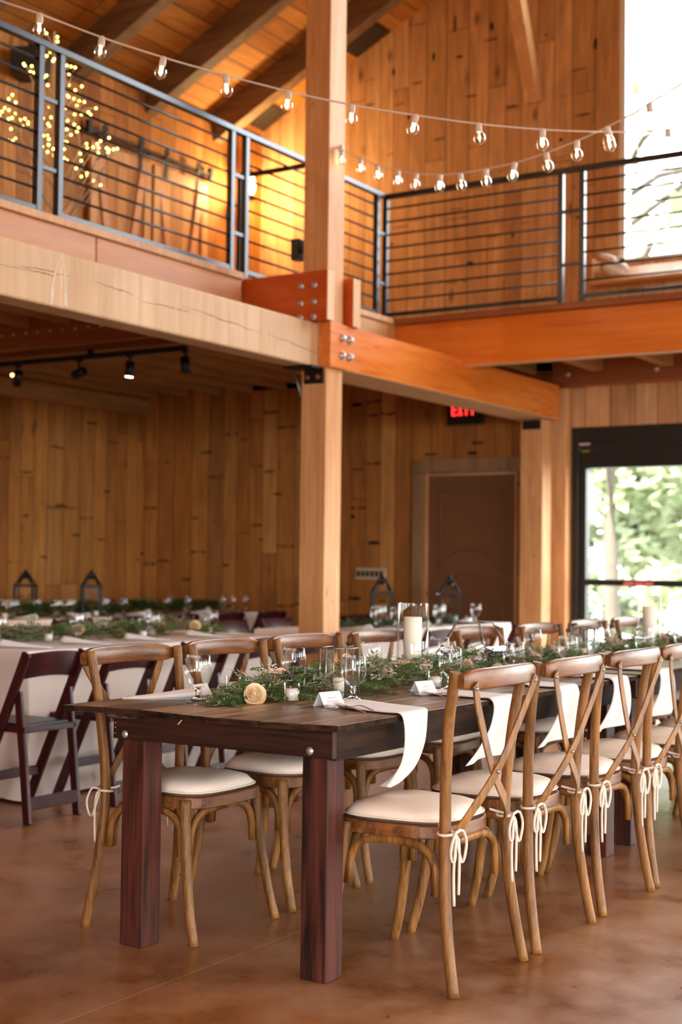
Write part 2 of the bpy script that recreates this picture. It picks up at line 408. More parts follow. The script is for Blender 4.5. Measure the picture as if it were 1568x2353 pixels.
M['lamp_hot'] = emis('tungsten_filament', (1.0, .66, .32, 1), 26)
M['led'] = emis('fairy_led', (1.0, .56, .09, 1), 9)
M['exit_red'] = emis('exit_letters', (1.0, .02, .02, 1), 2.2)
M['sconce_glass'] = emis('sconce_glow', (1.0, .74, .40, 1), 14)
M['spot_hot'] = emis('spotlight_lens', (1.0, .85, .62, 1), 12)
M['birch'] = plain('pale_birch', srgb(196, 178, 158), .7, noise=.15, scale=14)
M['switch'] = plain('cream_switch_plate', srgb(200, 180, 150), .5)
M['red_label'] = plain('red_sticker', srgb(200, 50, 60), .5)
M['yellow_label'] = plain('yellow_sticker', srgb(170, 140, 40), .5)
M['car_white'] = plain('white_car_paint', srgb(236, 238, 240), .25, 0, .6)
M['car_glass'] = plain('car_window', srgb(40, 46, 52), .1)
M['tyre'] = plain('tyre_rubber', srgb(30, 30, 30), .8)
M['ground'] = plain('gravel_and_grass', (.07, .072, .06, 1), .95, noise=.25, scale=1.5)
M['bark'] = plain('tree_bark', srgb(62, 54, 44), .9, noise=.2, scale=10)
M['tree_leaf'] = leafmat('tree_leaf', (.25, .30, .16, 1), (.42, .45, .30, 1), .6, .4)
M['vent'] = plain('corrugated_dark_metal', srgb(70, 64, 56), .5, .6)
M['brass'] = plain('brass_hinge', srgb(190, 150, 90), .35, .9)
M['chrome'] = plain('chrome_knob', srgb(170, 160, 150), .25, .9)
M['flame'] = emis('candle_flame', (1.0, .55, .18, 1), 25)
WORLD_STRENGTH = 9.0; LK = 0.7; EXPOSURE = 1.05
# ------------------------------------------------------------------ camera
cam = bpy.data.cameras.new('camera'); camo = bpy.data.objects.new('camera', cam); COL.objects.link(camo)
RM = ((0.84641, 0.5324, 0.01222), (0.00941, -0.0379, 0.99924), (-0.53245, 0.84565, 0.03709))
mw = Matrix(((RM[0][0], RM[1][0], -RM[2][0], 2.2454), (RM[0][1], RM[1][1], -RM[2][1], -3.5127), (RM[0][2], RM[1][2], -RM[2][2], 1.2206), (0, 0, 0, 1)))
camo.matrix_world = mw
cam.sensor_fit = 'HORIZONTAL'; cam.sensor_width = 24.0; cam.lens = 3256.0/1568*24
cam.dof.use_dof = True; cam.dof.focus_distance = 4.6; cam.dof.aperture_fstop = 2.6
cam.clip_end = 300
scene.camera = camo

# ------------------------------------------------------------------ world and light
world = bpy.data.worlds.new('sky'); scene.world = world; world.use_nodes = True
wn = world.node_tree; wn.nodes.clear(); w = N(wn)
tc = w.n('ShaderNodeTexCoord'); sp = w.n('ShaderNodeSeparateXYZ'); w.l(tc.outputs['Generated'], sp.inputs[0])
sk = w.mix(w.mapr(sp.outputs[2], -.02, .5, 0, 1), (1.0, .99, .97, 1), (.88, .93, 1.0, 1))
bg = w.n('ShaderNodeBackground'); w.l(sk, bg.inputs[0]); bg.inputs[1].default_value = WORLD_STRENGTH
w.l(bg.outputs[0], w.n('ShaderNodeOutputWorld').inputs[0])
def lamp(name, kind, loc, power, col=(1, .8, .6), **kw):
    l = bpy.data.lights.new(name, kind); l.energy = power; l.color = col
    rot = kw.pop('rot', None); portal = kw.pop('portal', False)
    for k, v in kw.items(): setattr(l, k, v)
    if portal: l.cycles.is_portal = True
    o = bpy.data.objects.new(name, l); COL.objects.link(o); o.location = loc
    if rot: o.rotation_euler = rot
    return o
def portal(name, x0, x1, y0, y1, z0, z1, rot):
    cx, cy, cz = (x0+x1)/2, (y0+y1)/2, (z0+z1)/2
    w_ = max(x1-x0, y1-y0); h_ = z1-z0
    return lamp(name, 'AREA', (cx, cy, cz), 1, shape='RECTANGLE', size=w_, size_y=h_, rot=rot, portal=True)

# ------------------------------------------------------------------ setting helpers
def struct(name, mb, mat, bevel=0.0, parent=None):
    o = mb.build(name, mat, parent, bevel)
    if parent is None: o['kind'] = 'structure'
    return o
SLOPE = 0.5; RIDGE = 8.55
def roofz(x): return RIDGE - SLOPE*abs(x)
def wall_boxes(mb, axis, t0, t1, u0, u1, z0, z1, holes):
    """axis 'y': wall lies in plane y=t0..t1 running along x. holes (ua,ub,za,zb) sorted in u, not overlapping in u"""
    def bx(ua, ub, za, zb):
        if ub-ua < 1e-4 or zb-za < 1e-4: return
        mb.box(ua, ub, t0, t1, za, zb) if axis == 'y' else mb.box(t0, t1, ua, ub, za, zb)
    u = u0
    for ua, ub, za, zb in sorted(holes):
        bx(u, ua, z0, z1); bx(ua, ub, z0, za); bx(ua, ub, zb, z1); u = ub
    bx(u, u1, z0, z1)
    return mb

struct('floor', B(-7.7, 7.7, -9.2, 8.2, -.12, 0), M['floor'])
# far wall: lower storey and upper storey
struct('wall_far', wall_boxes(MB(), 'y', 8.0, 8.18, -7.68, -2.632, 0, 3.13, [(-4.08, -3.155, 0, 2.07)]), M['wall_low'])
struct('wall_far_right', wall_boxes(MB(), 'y', 8.0, 8.18, -2.632, 7.6, 0, 3.13, [(-2.632, 6.4, 0, 2.44)]), M['wall_x_pale'])
WX0, WX1, WZ0, WZ1 = -2.21, 2.6, 3.84, 7.2
up = MB()
zt = lambda x: roofz(x)
up.prism([(-6.2, 2.95), (WX0, 2.95), (WX0, zt(WX0)), (-6.2, zt(-6.2))], 'y', 8.0, 8.18)
up.prism([(WX1, 2.95), (7.6, 2.95), (7.6, zt(7.6)), (WX1, zt(WX1))], 'y', 8.0, 8.18)
up.box(WX0, WX1, 8.0, 8.18, 2.95, WZ0)
up.prism([(WX0, WZ1), (WX1, WZ1), (WX1, zt(WX1)), (0, RIDGE), (WX0, zt(WX0))], 'y', 8.0, 8.18)
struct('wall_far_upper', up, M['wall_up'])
struct('wall_left', B(-7.68, -7.5, -9, 8, 0, 3.13), M['wall_low_y'])
struct('wall_left_upper', B(-6.18, -6.0, -9, 8, 3.13, roofz(-6.1)), M['wall_up_y'])
RW = [(-7.6, -5.2, 0.05, 2.75), (-4.4, -1.4, .05, 2.75), (-.6, 2.4, .05, 2.75), (3.2, 6.6, .05, 2.75)]
struct('wall_right', wall_boxes(MB(), 'x', 7.5, 7.68, -9, 8, 0, 4.85, RW), M['wall_up_y'])
nw = wall_boxes(MB(), 'y', -9.18, -9.0, -7.6, 7.6, 0, 4.7, [(2.2, 6.2, .05, 3.2)])
nw.prism([(-7.6, 4.7), (7.6, 4.7), (7.6, 4.75), (0, RIDGE), (-7.6, 4.75)], 'y', -9.18, -9.0)
struct('wall_near', nw, M['wall_up'])
ro = MB()
ro.prism([(-7.7, roofz(7.7)), (0, RIDGE), (7.7, roofz(7.7)), (7.7, roofz(7.7)+.16), (0, RIDGE+.16), (-7.7, roofz(7.7)+.16)], 'y', -9.2, 8.2)
struct('ceiling', ro, M['roof'])
pi = math.pi
for i, (a, b, c_, d) in enumerate(RW): portal('portal_side', 7.6, 7.6, a, b, c_, d, (0, pi/2, 0)).rotation_euler = (pi/2, 0, pi/2)
portal('portal_door', -2.63, 6.4, 8.1, 8.1, 0, 2.44, (-pi/2, 0, 0))
portal('portal_window', WX0, WX1, 8.1, 8.1, WZ0, WZ1, (-pi/2, 0, 0))
portal('portal_near', 2.2, 6.2, -9.1, -9.1, .05, 3.2, (pi/2, 0, 0))

# dark knots and saw marks in the old boards
M['mark'] = plain('dark_wood_mark', srgb(34, 20, 12), .9)
rm = random.Random(5)
def wood_mark(wall, u, z, wd, hg, plane='y', pos=8.0):
    n = 12; top = []
    for k in range(n):
        a = 2*math.pi*k/n; c_, s_ = math.cos(a), math.sin(a)
        e = rm.uniform(.75, 1.1)
        top.append((u+wd*.5*e*abs(c_)**.6*(1 if c_ > 0 else -1), z+hg*.5*e*abs(s_)**.8*(1 if s_ > 0 else -1)))
    f = .002
    mb = MB()
    if plane == 'y': mb.prism(top, 'y', pos-f, pos+.001)
    else: mb.prism(top, 'x', pos-.001, pos+f)
    mb.build('wood_mark', M['mark'], wall)
_w = {o.name: o for o in bpy.data.objects}
for u, z, wd in ((-4.84, 2.75, .136), (-4.65, 2.64, .11), (-4.82, 2.13, .128), (-4.87, 1.68, .056), (-4.63, 1.43, .144), (-4.83, .9, .152), (-4.03, 2.25, .15), (-3.54, 2.34, .15), (-3.6, 2.25, .11), (-5.74, 1.91, .12), (-6.77, 1.68, .10), (-6.64, 2.35, .15), (-7.15, 2.27, .07), (-6.37, 1.2, .08), (-6.87, 1.05, .13), (-5.94, 1.46, .06), (-6.17, 2.47, .10)):
    wood_mark(_w['wall_far'], u, z, wd, rm.uniform(.016, .045) if u > -5 else rm.uniform(.012, .024))
for u, z, wd in ((7.22, 2.62, .19), (7.46, 1.94, .12), (6.79, 1.77, .16), (6.32, 1.65, .08), (6.57, 1.26, .12), (7.02, 1.48, .14)):
    wood_mark(_w['wall_left'], u, z, wd, .02, 'x', -7.5)
for u, z, wd, hg in ((-4.04, 5.98, .03, .12), (-3.82, 6.25, .022, .22), (-3.77, 5.93, .08, .03), (-3.44, 6.03, .16, .02), (-3.44, 6.15, .04, .09), (-2.9, 5.97, .05, .02), (-2.43, 5.8, .04, .13), (-4.21, 5.76, .12, .02), (-3.64, 5.54, .15, .02), (-3.24, 5.38, .15, .02), (-3.56, 5.11, .12, .03), (-2.54, 5.19, .18, .02), (-2.75, 5.0, .045, .04), (-4.3, 5.45, .045, .07), (-4.47, 5.91, .035, .10), (-2.59, 5.6, .18, .014), (-3.97, 5.19, .14, .02), (-4.73, 5.64, .12, .02), (-4.47, 4.26, .04, .04), (-3.64, 3.99, .08, .05), (-2.75, 4.42, .04, .045), (-3.21, 4.2, .03, .06), (-2.58, 4.29, .055, .04), (-3.78, 4.51, .15, .012), (-4.2, 4.77, .14, .012)):
    wood_mark(_w['wall_far_upper'], u, z, wd*.9, hg*.8)
# mezzanine deck
dk = MB(); dk.box(-7.5, -3.30, -9, 8, 3.09, 3.13); dk.box(-3.30, 7.5, 6.0, 8, 3.09, 3.13)
struct('floor_mezzanine', dk, M['deck'])
struct('trim_1', B(-3.31, -3.24, -9, 3.97, 3.085, 3.13), M['trim_wood'], .004)   # nosing of the deck edge
struct('trim_2', B(-3.31, -3.24, 4.50, 6.0, 3.085, 3.13), M['trim_wood'], .004)
struct('trim_3', B(-3.24, 7.5, 5.94, 6.0, 3.085, 3.13), M['brown_x'], .004)

def beam(name, mb, mat, label, group=None, bevel=.006, cat='beam'):
    o = mb.build(name, mat, None, bevel); return tag(o, label, cat, group)
# deck edge boards
struct('trim_6', B(-3.30, -3.26, -9, 2.555, 2.80, 3.085), M['fascia_y'], .004)
struct('trim_7', B(-3.30, -3.26, 2.565, 3.97, 2.80, 3.085), M['fascia_y'], .004)
struct('trim_8', B(-3.30, -3.26, 4.50, 5.995, 2.80, 3.085), M['trim_wood'], .004)
# post with a notch for the orange beam
pm = MB().prism([(-2.886, 0), (-2.695, 0), (-2.695, 2.495), (-2.752, 2.495), (-2.752, 2.79), (-2.695, 2.79), (-2.695, roofz(2.695)), (-2.886, roofz(2.886))], 'y', 4.135, 4.33)
post = empty('timber_post', (0, 0, 0), 0, 'tall square fir timber post rising from floor to roof in the middle', 'post')
pm.build('post_shaft', M['post'], post, .004)
mb_ = MB()
mb_.box(-2.858, -2.712, 4.118, 4.134, 2.39, 2.486); mb_.box(-2.935, -2.712, 3.99, 4.118, 2.48, 2.494)
mb_.build('steel_bracket', M['black_iron'], post, .002)
for x in (-2.825, -2.745): MB().cyl((x, 4.105, 2.43), .014, .013, 12, 'y').build('bolt_head', M['brown_x'], post)
MB().box(-2.99, -2.93, 4.14, 4.22, 3.22, 3.36).build('conduit_box', M['steel'], post, .004)
MB().box(-2.93, -2.886, 4.16, 4.20, 3.27, 3.31).build('conduit_nipple', M['steel'], post)
MB().tube([(-2.93, 4.10, 2.47), (-2.90, 4.11, 2.40), (-2.875, 4.12, 2.30)], .006, 6).build('cable', M['zinc'], post)
p2 = empty('timber_post', (0, 0, 0), 0, 'square fir timber post carrying the far end of the orange beam', 'post')
B(-2.94, -2.735, 7.62, 7.8, 0, 2.485).build('post_shaft', M['post'], p2, .004)
MB().box(-2.92, -2.755, 7.606, 7.62, 2.40, 2.478).build('steel_bracket', M['black_iron'], p2, .002)
struct('trim_4', B(-2.84, -2.640, 7.90, 7.995, 0, 2.78), M['post'], .004)
struct('trim_5', B(-3.09, -2.95, 7.93, 7.995, 0, 2.78), M['post'], .004)

# pale weathered timber
tb = MB(); n = 40
tm = empty('timber_beam', (0, 0, 0), 0, 'thick pale weathered timber beam running from the left edge to the post', 'beam')
B(-2.93, -2.758, -9, 4.133, 2.497, 2.783).build('beam_body', M['timber_y'], tm, .012)
# drip stain and drying cracks on the face
XF = -2.7572
def face_strip(mb, pts, widths):
    vs = []
    for (y, z), w_ in zip(pts, widths): vs += [(XF, y, z-w_/2), (XF, y, z+w_/2)]
    return mb.add(vs, [(2*i, 2*i+2, 2*i+3, 2*i+1) for i in range(len(pts)-1)])
st = MB()
for pts in ([(1.681, 2.505), (1.69, 2.615), (1.712, 2.70), (1.735, 2.755)], [(1.785, 2.515), (1.778, 2.62), (1.772, 2.70), (1.745, 2.757)]):
    vs = []
    for i, (y, z) in enumerate(pts): ww = [.010, .008, .005, .004][i]; vs += [(XF, y-ww, z), (XF, y+ww, z)]
    st.add(vs, [(2*i, 2*i+1, 2*i+3, 2*i+2) for i in range(3)])
st.build('lime_stain', plain('lime_stain', srgb(214, 196, 176), .8, noise=.2, scale=40), tm, solid=.0006)
rk = random.Random(9)
for run in ([(1.33, 2.643), (1.50, 2.648), (1.62, 2.655), (1.683, 2.652), (1.74, 2.668), (1.81, 2.671)], [(1.45, 2.66), (1.6, 2.669), (1.72, 2.676)], [(2.0, 2.676), (2.21, 2.668), (2.30, 2.66)],
            [(2.37, 2.634), (2.575, 2.645), (2.68, 2.64), (2.80, 2.645)], [(2.72, 2.668), (2.9, 2.66), (2.97, 2.659), (3.12, 2.642), (3.22, 2.645), (3.36, 2.63), (3.49, 2.632)], [(3.55, 2.63), (3.77, 2.615), (3.95, 2.598), (4.12, 2.586)]):
    pts = []
    for i in range(len(run)-1):
        for k in range(5):
            t = k/5; pts.append((run[i][0]*(1-t)+run[i+1][0]*t, run[i][1]*(1-t)+run[i+1][1]*t+rk.uniform(-.003, .003)))
    pts.append(run[-1]); n = len(pts)
    face_strip(MB(), pts, [.0008+rk.uniform(.001, .0038)*math.sin(math.pi*(i+.3)/n) for i in range(n)]).build('crack', plain('crack_shadow', srgb(60, 40, 26), .95) if 'crack_shadow' not in bpy.data.materials else bpy.data.materials['crack_shadow'], tm, solid=.0004)
ob = empty('orange_beam', (0, 0, 0), 0, 'orange stained beam bolted to the post and running back under the mezzanine', 'beam')
_o = B(-2.75, -2.665, 4.133, 4.333, 2.497, 2.785)
_o.box(-3.03, -2.665, 4.333, 7.80, 2.497, 2.785)
_o.build('beam_body', M['orange_y'], ob)
B(-3.025, -2.668, 4.34, 7.795, 2.493, 2.497).build('raw_underside', M['raw_end'], ob)
for y, z in ((4.276, 2.697), (4.368, 2.697), (4.273, 2.584), (4.370, 2.584)):
    b = MB().lathe([(1e-4, .0), (.026, .0), (.028, .006), (.020, .010), (.018, .014), (.018, .024), (.008, .028), (1e-4, .028)], 14, (-2.665, y, z), True, 'x').build('bolt', M['bolt'], ob)
# red stained double boards (cross direction), brown material on their long left part
rb = empty('red_board', (0, 0, 0), 0, 'red stained board with round bolt heads, front one of the bolted pair', 'beam')
B(-7.45, -3.40, 4.05, 4.132, 2.787, 3.108).build('board_body', M['brown_x'], rb, .003)
B(-3.398, -2.642, 4.05, 4.132, 2.787, 3.108).build('stained_end', M['red_x'], rb, .003)
B(-2.642, -2.638, 4.051, 4.131, 2.788, 3.107).build('cut_end', M['raw_end'], rb)
def dish(x, y, z, par, r=.024):
    return MB().lathe([(1e-4, -.008), (r*.6, -.007), (r, -.003), (r, 0)], 16, (x, y, z), True, 'y').build('bolt_head', M['bolt'], par)
for x, z in ((-2.845, 3.018), (-2.743, 3.016), (-2.847, 2.905), (-2.744, 2.909), (-2.846, 2.812), (-2.746, 2.812)): dish(x, 4.05, z, rb)
for k in range(13):
    dish(-4.43 - k*.123*1.0, 4.05, 2.90 + (.0 if k % 2 else .0), rb, .014)
rb2 = empty('red_board', (0, 0, 0), 0, 'red stained board behind the post, rear one of the bolted pair', 'beam')
B(-7.45, -3.40, 4.365, 4.455, 2.787, 3.108).build('board_body', M['brown_x'], rb2, .003)
B(-3.398, -2.642, 4.365, 4.455, 2.787, 3.108).build('stained_end', M['red_x'], rb2, .003)
B(-2.642, -2.638, 4.366, 4.454, 2.788, 3.107).build('cut_end', M['raw_end'], rb2)
# far mezzanine beam and ledger
fb = empty('orange_beam', (0, 0, 0), 0, 'orange stained beam under the far railing, running off right', 'beam')
B(-3.30, 7.5, 5.995, 6.085, 2.735, 3.083).build('beam_body', M['orange_x'], fb, .003)
B(-3.25, 7.5, 5.998, 6.083, 2.731, 2.735).build('raw_underside', M['raw_end'], fb)
lg = empty('ledger_beam', (0, 0, 0), 0, 'dark brown ledger beam with bolts on the wall above the glass door', 'beam')
B(-2.76, 7.5, 7.86, 7.995, 2.79, 3.05).build('beam_body', M['brown_x'], lg, .004)
for x in (-2.62, -1.82, -1.02, -.2): dish(x, 7.86, 2.893, lg, .026)
struct('trim_9', B(-7.5, -7.40, -9, 7.995, 2.76, 2.925), M['joist_y'])
# joists
k = 0
for i in range(-2, 8):
    x = -6.484 + .4064*i
    if x > -3.4: break
    beam('floor_joist', B(x-.02, x+.02, 4.46, 7.99, 2.935, 3.085), M['joist_y'], 'mezzanine floor joist beyond the track light, %s from the post' % ORD[7-i], 'joists beyond the track light', 0, 'joist')
    beam('floor_joist', B(x-.02, x+.02, -8.9, 4.04, 2.935, 3.085), M['joist_y'], 'mezzanine floor joist in front of the red boards, %s from the pale timber' % ORD[7-i], 'joists before the red boards', 0, 'joist')
for i in range(7):
    x = -2.95 + .62*i
    beam('floor_joist', B(x-.05, x+.05, 6.1, 7.84, 2.90, 3.08), M['joist_y'], 'short joist under the far walkway, %s from its left end' % ORD[i], 'joists under the far walkway', 0, 'joist')
# rafters
for i, y in enumerate((7.2, 6.2, 5.2, 3.99, 2.95, 1.9, .9)):
    zz = roofz
    mb = MB().prism([(-6.0, zz(6.0)-.29), (-.12, zz(.12)-.29), (-.12, zz(.12)-.002), (-6.0, zz(6.0)-.002)], 'y', y, y+.13)
    beam('rafter', mb, M['rafter'], 'dark sloping roof rafter, %s from the far gable wall' % (['nearest'] + ORD[1:])[i], 'rafters of the left roof slope', .004, 'rafter')
for i, y in enumerate(()):
    mb = MB().prism([(.12, roofz(.12)-.29), (7.45, roofz(7.45)-.29), (7.45, roofz(7.45)-.002), (.12, roofz(.12)-.002)], 'y', y, y+.13)
    beam('rafter', mb, M['rafter'], 'rafter of the right roof slope outside the picture, %s from the gable' % ORD[i], 'rafters of the right roof slope', 0, 'rafter')
beam('ridge_beam', B(-.12, .12, -8.99, 7.99, RIDGE-.55, RIDGE-.13), M['rafter'], 'heavy ridge beam along the top of the roof')
# diagonal brace on the gable wall
br = MB().bar((-2.98, 7.93, 5.36), (-2.98, 7.30, 6.68), .13, .13, (1, 0, 0))
beam('diagonal_brace', br, M['post'], 'short diagonal timber brace leaning off the gable wall, left of the tall window', None, .006, 'brace')
# corrugated closures under the roof
for i, (x0, x1) in enumerate(((-4.86, -4.50), (-5.95, -5.66))):
    mb = MB(); m_ = 14
    pr_ = []
    for q in range(m_+1):
        y = 7.42 + .55*q/m_
        pr_.append((y, .012*(q % 2)))
    vs = []
    for (y, h) in pr_: vs += [(x0, y, roofz(x0)-.012-h), (x1, y, roofz(x1)-.012-h), (x1, y, roofz(x1)-.003), (x0, y, roofz(x0)-.003)]
    fs = [(4*q, 4*q+1, 4*q+5, 4*q+4) for q in range(m_)] + [(0, 3, 2, 1), (4*m_, 4*m_+1, 4*m_+2, 4*m_+3)]
    fs += [(4*q+1, 4*q+2, 4*q+6, 4*q+5) for q in range(m_)] + [(4*q+3, 4*q, 4*q+4, 4*q+7) for q in range(m_)]
    mb.add(vs, fs)
    o = mb.build('roof_vent', M['vent']); tag(o, ['dark corrugated vent under the roof right of the post', 'dark corrugated vent under the roof left of the post'][i], 'vent')

# ------------------------------------------------------------------ brown door
d1 = empty('door_1', (0, 0, 0)); d1['kind'] = 'structure'
B(-4.062, -3.172, 8.03, 8.075, 0.01, 2.052).build('door_panel', M['door_brown'], d1, .003)
def mould(pts, par, nm, closed=True):
    MB().tube([(x, 8.028, z) for x, z in pts], (.014, .010), 8, True, None, (0, 1, 0), closed).build(nm, M['door_brown'], par)
arc = lambda cx, cz, r, a0, a1, n=16, ex=1.0: [(cx + r*math.cos(math.radians(a0+(a1-a0)*k/n)), cz + ex*r*math.sin(math.radians(a0+(a1-a0)*k/n))) for k in range(n+1)]
mould([(-3.94, 1.20), (-3.94, 1.90), (-3.31, 1.90), (-3.31, 1.20)] + arc(-3.625, 1.10, .30, 20, 160, 14, .9), d1, 'upper_moulding')
mould([(-3.94, .18), (-3.94, .88)] + arc(-3.625, .88, .27, 170, 10, 14, 1.0) + [(-3.31, .88), (-3.31, .18)], d1, 'lower_moulding')
MB().cyl((-4.02, 8.0, .967), .026, .03, 16, 'y').tube([(-4.02, 7.985, .967), (-4.02, 7.97, .967), (-3.98, 7.965, .967), (-3.90, 7.965, .962)], .010, 8).build('door_lever', M['chrome'], d1)
for z in (.35, 1.0, 1.9): MB().cyl((-3.163, 8.02, z-.05), .009, .10, 10).build('hinge', M['brass'], d1)
cs = MB(); cs.box(-4.20, -4.085, 7.965, 8.0, 0, 2.075); cs.box(-4.20, -3.10, 7.965, 8.0, 2.08, 2.20)
cs.build('door_casing', M['grey_trim'], d1, .003)
jb = MB(); jb.box(-4.078, -4.065, 8.0, 8.17, 0, 2.068); jb.box(-3.17, -3.157, 8.0, 8.17, 0, 2.068); jb.box(-4.065, -3.17, 8.0, 8.17, 2.055, 2.068)
jb.build('door_jamb', M['trim_wood'], d1)

# ------------------------------------------------------------------ glass entrance in the far wall
d2 = empty('door_2', (0, 0, 0)); d2['kind'] = 'structure'
fr = MB(); Y0, Y1 = 8.02, 8.12
fr.box(-2.63, -2.568, 8.0, 8.16, 0, 2.438)
fr.build('outer_frame', M['alu_black'], d2, .003)
B(-2.567, 6.4, 8.0, 8.16, 2.255, 2.438).build('header_box', M['alu_black'], d2, .003)
B(-2.567, 6.4, 8.03, 8.15, 2.085, 2.250).build('top_rail', M['alu_black'], d2, .003)
for x0, x1 in ((-2.567, -2.507), (.0, .12), (3.2, 3.32)):
    B(x0, x1, 8.03, 8.12, .0, 2.084).build('stile', M['alu_black'], d2, .003)
for x0, x1 in ((-2.507, 0.0), (.12, 3.2), (3.32, 6.4)):
    o = B(x0, x1, 8.035, 8.115, 1.067, 1.122).build('middle_rail', M['alu_black'], d2, .003)
    B(x0, x1, 8.035, 8.115, .0, .16).build('bottom_rail', M['alu_black'], d2, .003)
    for z0, z1 in ((.16, 1.067), (1.122, 2.085)):
        B(x0, x1, 8.072, 8.078, z0, z1).build('glass_pane', M['pane'], d2)
# stickers on the frame
lb = MB(); 
B(-2.165, -1.895, 8.030, 8.035, 1.073, 1.108).build('red_sticker', M['red_label'], d2)
for k in range(15):
    if k in (5, 10): continue
    x = -2.150 + k*.0165
    lb.box(x, x+.011, 8.0285, 8.030, 1.082, 1.099)
lb.build('sticker_lettering', plain('pale_lettering', srgb(236, 160, 170), .6), d2)
lb = MB()
for k, hgt in enumerate((.016, .016, .016, .016, .016, .016)): lb.box(-2.56+k*.017, -2.56+k*.017+.013, 7.9985, 8.0, 2.283, 2.283+hgt)
lb.build('maker_lettering', plain('pale_print', srgb(220, 200, 200), .6), d2)
B(-2.555, -2.478, 8.0285, 8.0298, 2.226, 2.238).build('yellow_sticker', M['yellow_label'], d2)

# ------------------------------------------------------------------ tall upper window
w1 = empty('window_1', (0, 0, 0)); w1['kind'] = 'structure'
wf = MB(); wf.box(WX0, WX0+.05, 8.02, 8.16, WZ0, WZ1); wf.box(WX1-.05, WX1, 8.02, 8.16, WZ0, WZ1); wf.box(WX0, WX1, 8.02, 8.16, WZ1-.05, WZ1); wf.box(WX0, WX1, 8.02, 8.16, WZ0, WZ0+.045); wf.box(-.03, .03, 8.02, 8.16, WZ0, WZ1)
wf.build('window_frame', plain('white_window_frame', srgb(230, 226, 220), .5), w1)
B(WX0+.05, WX1-.05, 8.09, 8.096, WZ0, WZ1-.05).build('window_pane', M['pane'], w1)
sl = MB(); sl.box(-2.39, -2.36, 7.80, 8.0, 3.64, 3.86); sl.box(-2.36, 2.3, 7.80, 8.0, 3.64, 3.665)
sl.prism([(7.80, 3.665), (8.0, 3.665), (8.0, 3.80), (7.97, 3.80)], 'x', -2.36, 2.3)
sl.build('window_sill', M['trim_wood'], w1, .003)
for i, (a, b, c_, d) in enumerate(RW):
    wn_ = empty('window_%d' % (i+2), (0, 0, 0)); wn_['kind'] = 'structure'
    f = MB(); f.box(7.5, 7.68, a, a+.07, c_, d); f.box(7.5, 7.68, b-.07, b, c_, d); f.box(7.5, 7.68, a, b, d-.07, d); f.box(7.5, 7.68, a, b, 1.05, 1.11)
    f.build('window_frame', M['alu_black'], wn_)
    B(7.58, 7.586, a+.07, b-.07, c_, d-.07).build('window_pane', M['pane'], wn_)

# ------------------------------------------------------------------ railings
def railing(name, label, fix, posts, x_along, ends):
    """posts = positions along the run; fix(u,v,z) maps run coordinate to world"""
    r = empty(name, (0, 0, 0), 0, label, 'railing')
    def bx(u0, u1, h, z0, z1):
        mb = MB()
        a = fix(u0, -h); b = fix(u1, h)
        return mb.box(a[0], b[0], a[1], b[1], z0, z1)
    bx(ends[0], ends[1], .022, 4.09, 4.128).build('top_rail', M['steel'], r, .003)
    for u in posts: bx(u-.02, u+.02, .02, 3.132, 4.09).build('post', M['steel'], r, .002)
    for a, b in ends[2]:
        bx(a, b, .017, 3.16, 3.19).build('bottom_rail', M['steel'], r, .002)
        for k in range(8):
            z = 3.29 + k*.1035
            p, q = fix(a, 0), fix(b, 0)
            MB().tube([(p[0], p[1], z), (q[0], q[1], z)], .008, 8).build('rail_bar', M['steel'], r)
    for a, b in ends[3]:
        for z in (3.417, 3.807): bx(a, b, .011, z-.011, z+.011).build('link_bar', M['steel'], r)
    return r
railing('railing', 'black steel railing along the left mezzanine edge, from left edge to the far corner', lambda u, v: (-3.36+v, u, 0),
        [-1.32, .39, .55, 2.178, 2.344, 3.969, 4.13, 5.86], True,
        (-1.4, 5.955, [(-1.32, .39), (.55, 2.178), (2.344, 3.969), (4.13, 5.86)], [(.39, .55), (2.178, 2.344), (3.969, 4.13), (5.86, 5.97)]))
railing('railing', 'black steel railing along the far walkway in front of the tall window', lambda u, v: (u, 6.0+v, 0),
        [-3.36, -1.876, -1.71, -.22, -.06, 1.43, 1.59, 3.1], False,
        (-3.382, 3.2, [(-3.36, -1.876), (-1.71, -.22), (-.06, 1.43), (1.59, 3.1)], [(-1.876, -1.71), (-.22, -.06), (1.43, 1.59)]))
rr = empty('stair_rail', (0, 0, 0), 0, 'short black rail turning back from the railing, beside the post', 'railing')
B(-4.00, -3.385, 4.90, 4.935, 4.085, 4.115).build('top_rail', M['steel'], rr, .003)
B(-4.00, -3.965, 4.90, 4.935, 3.132, 4.085).build('post', M['steel'], rr, .002)

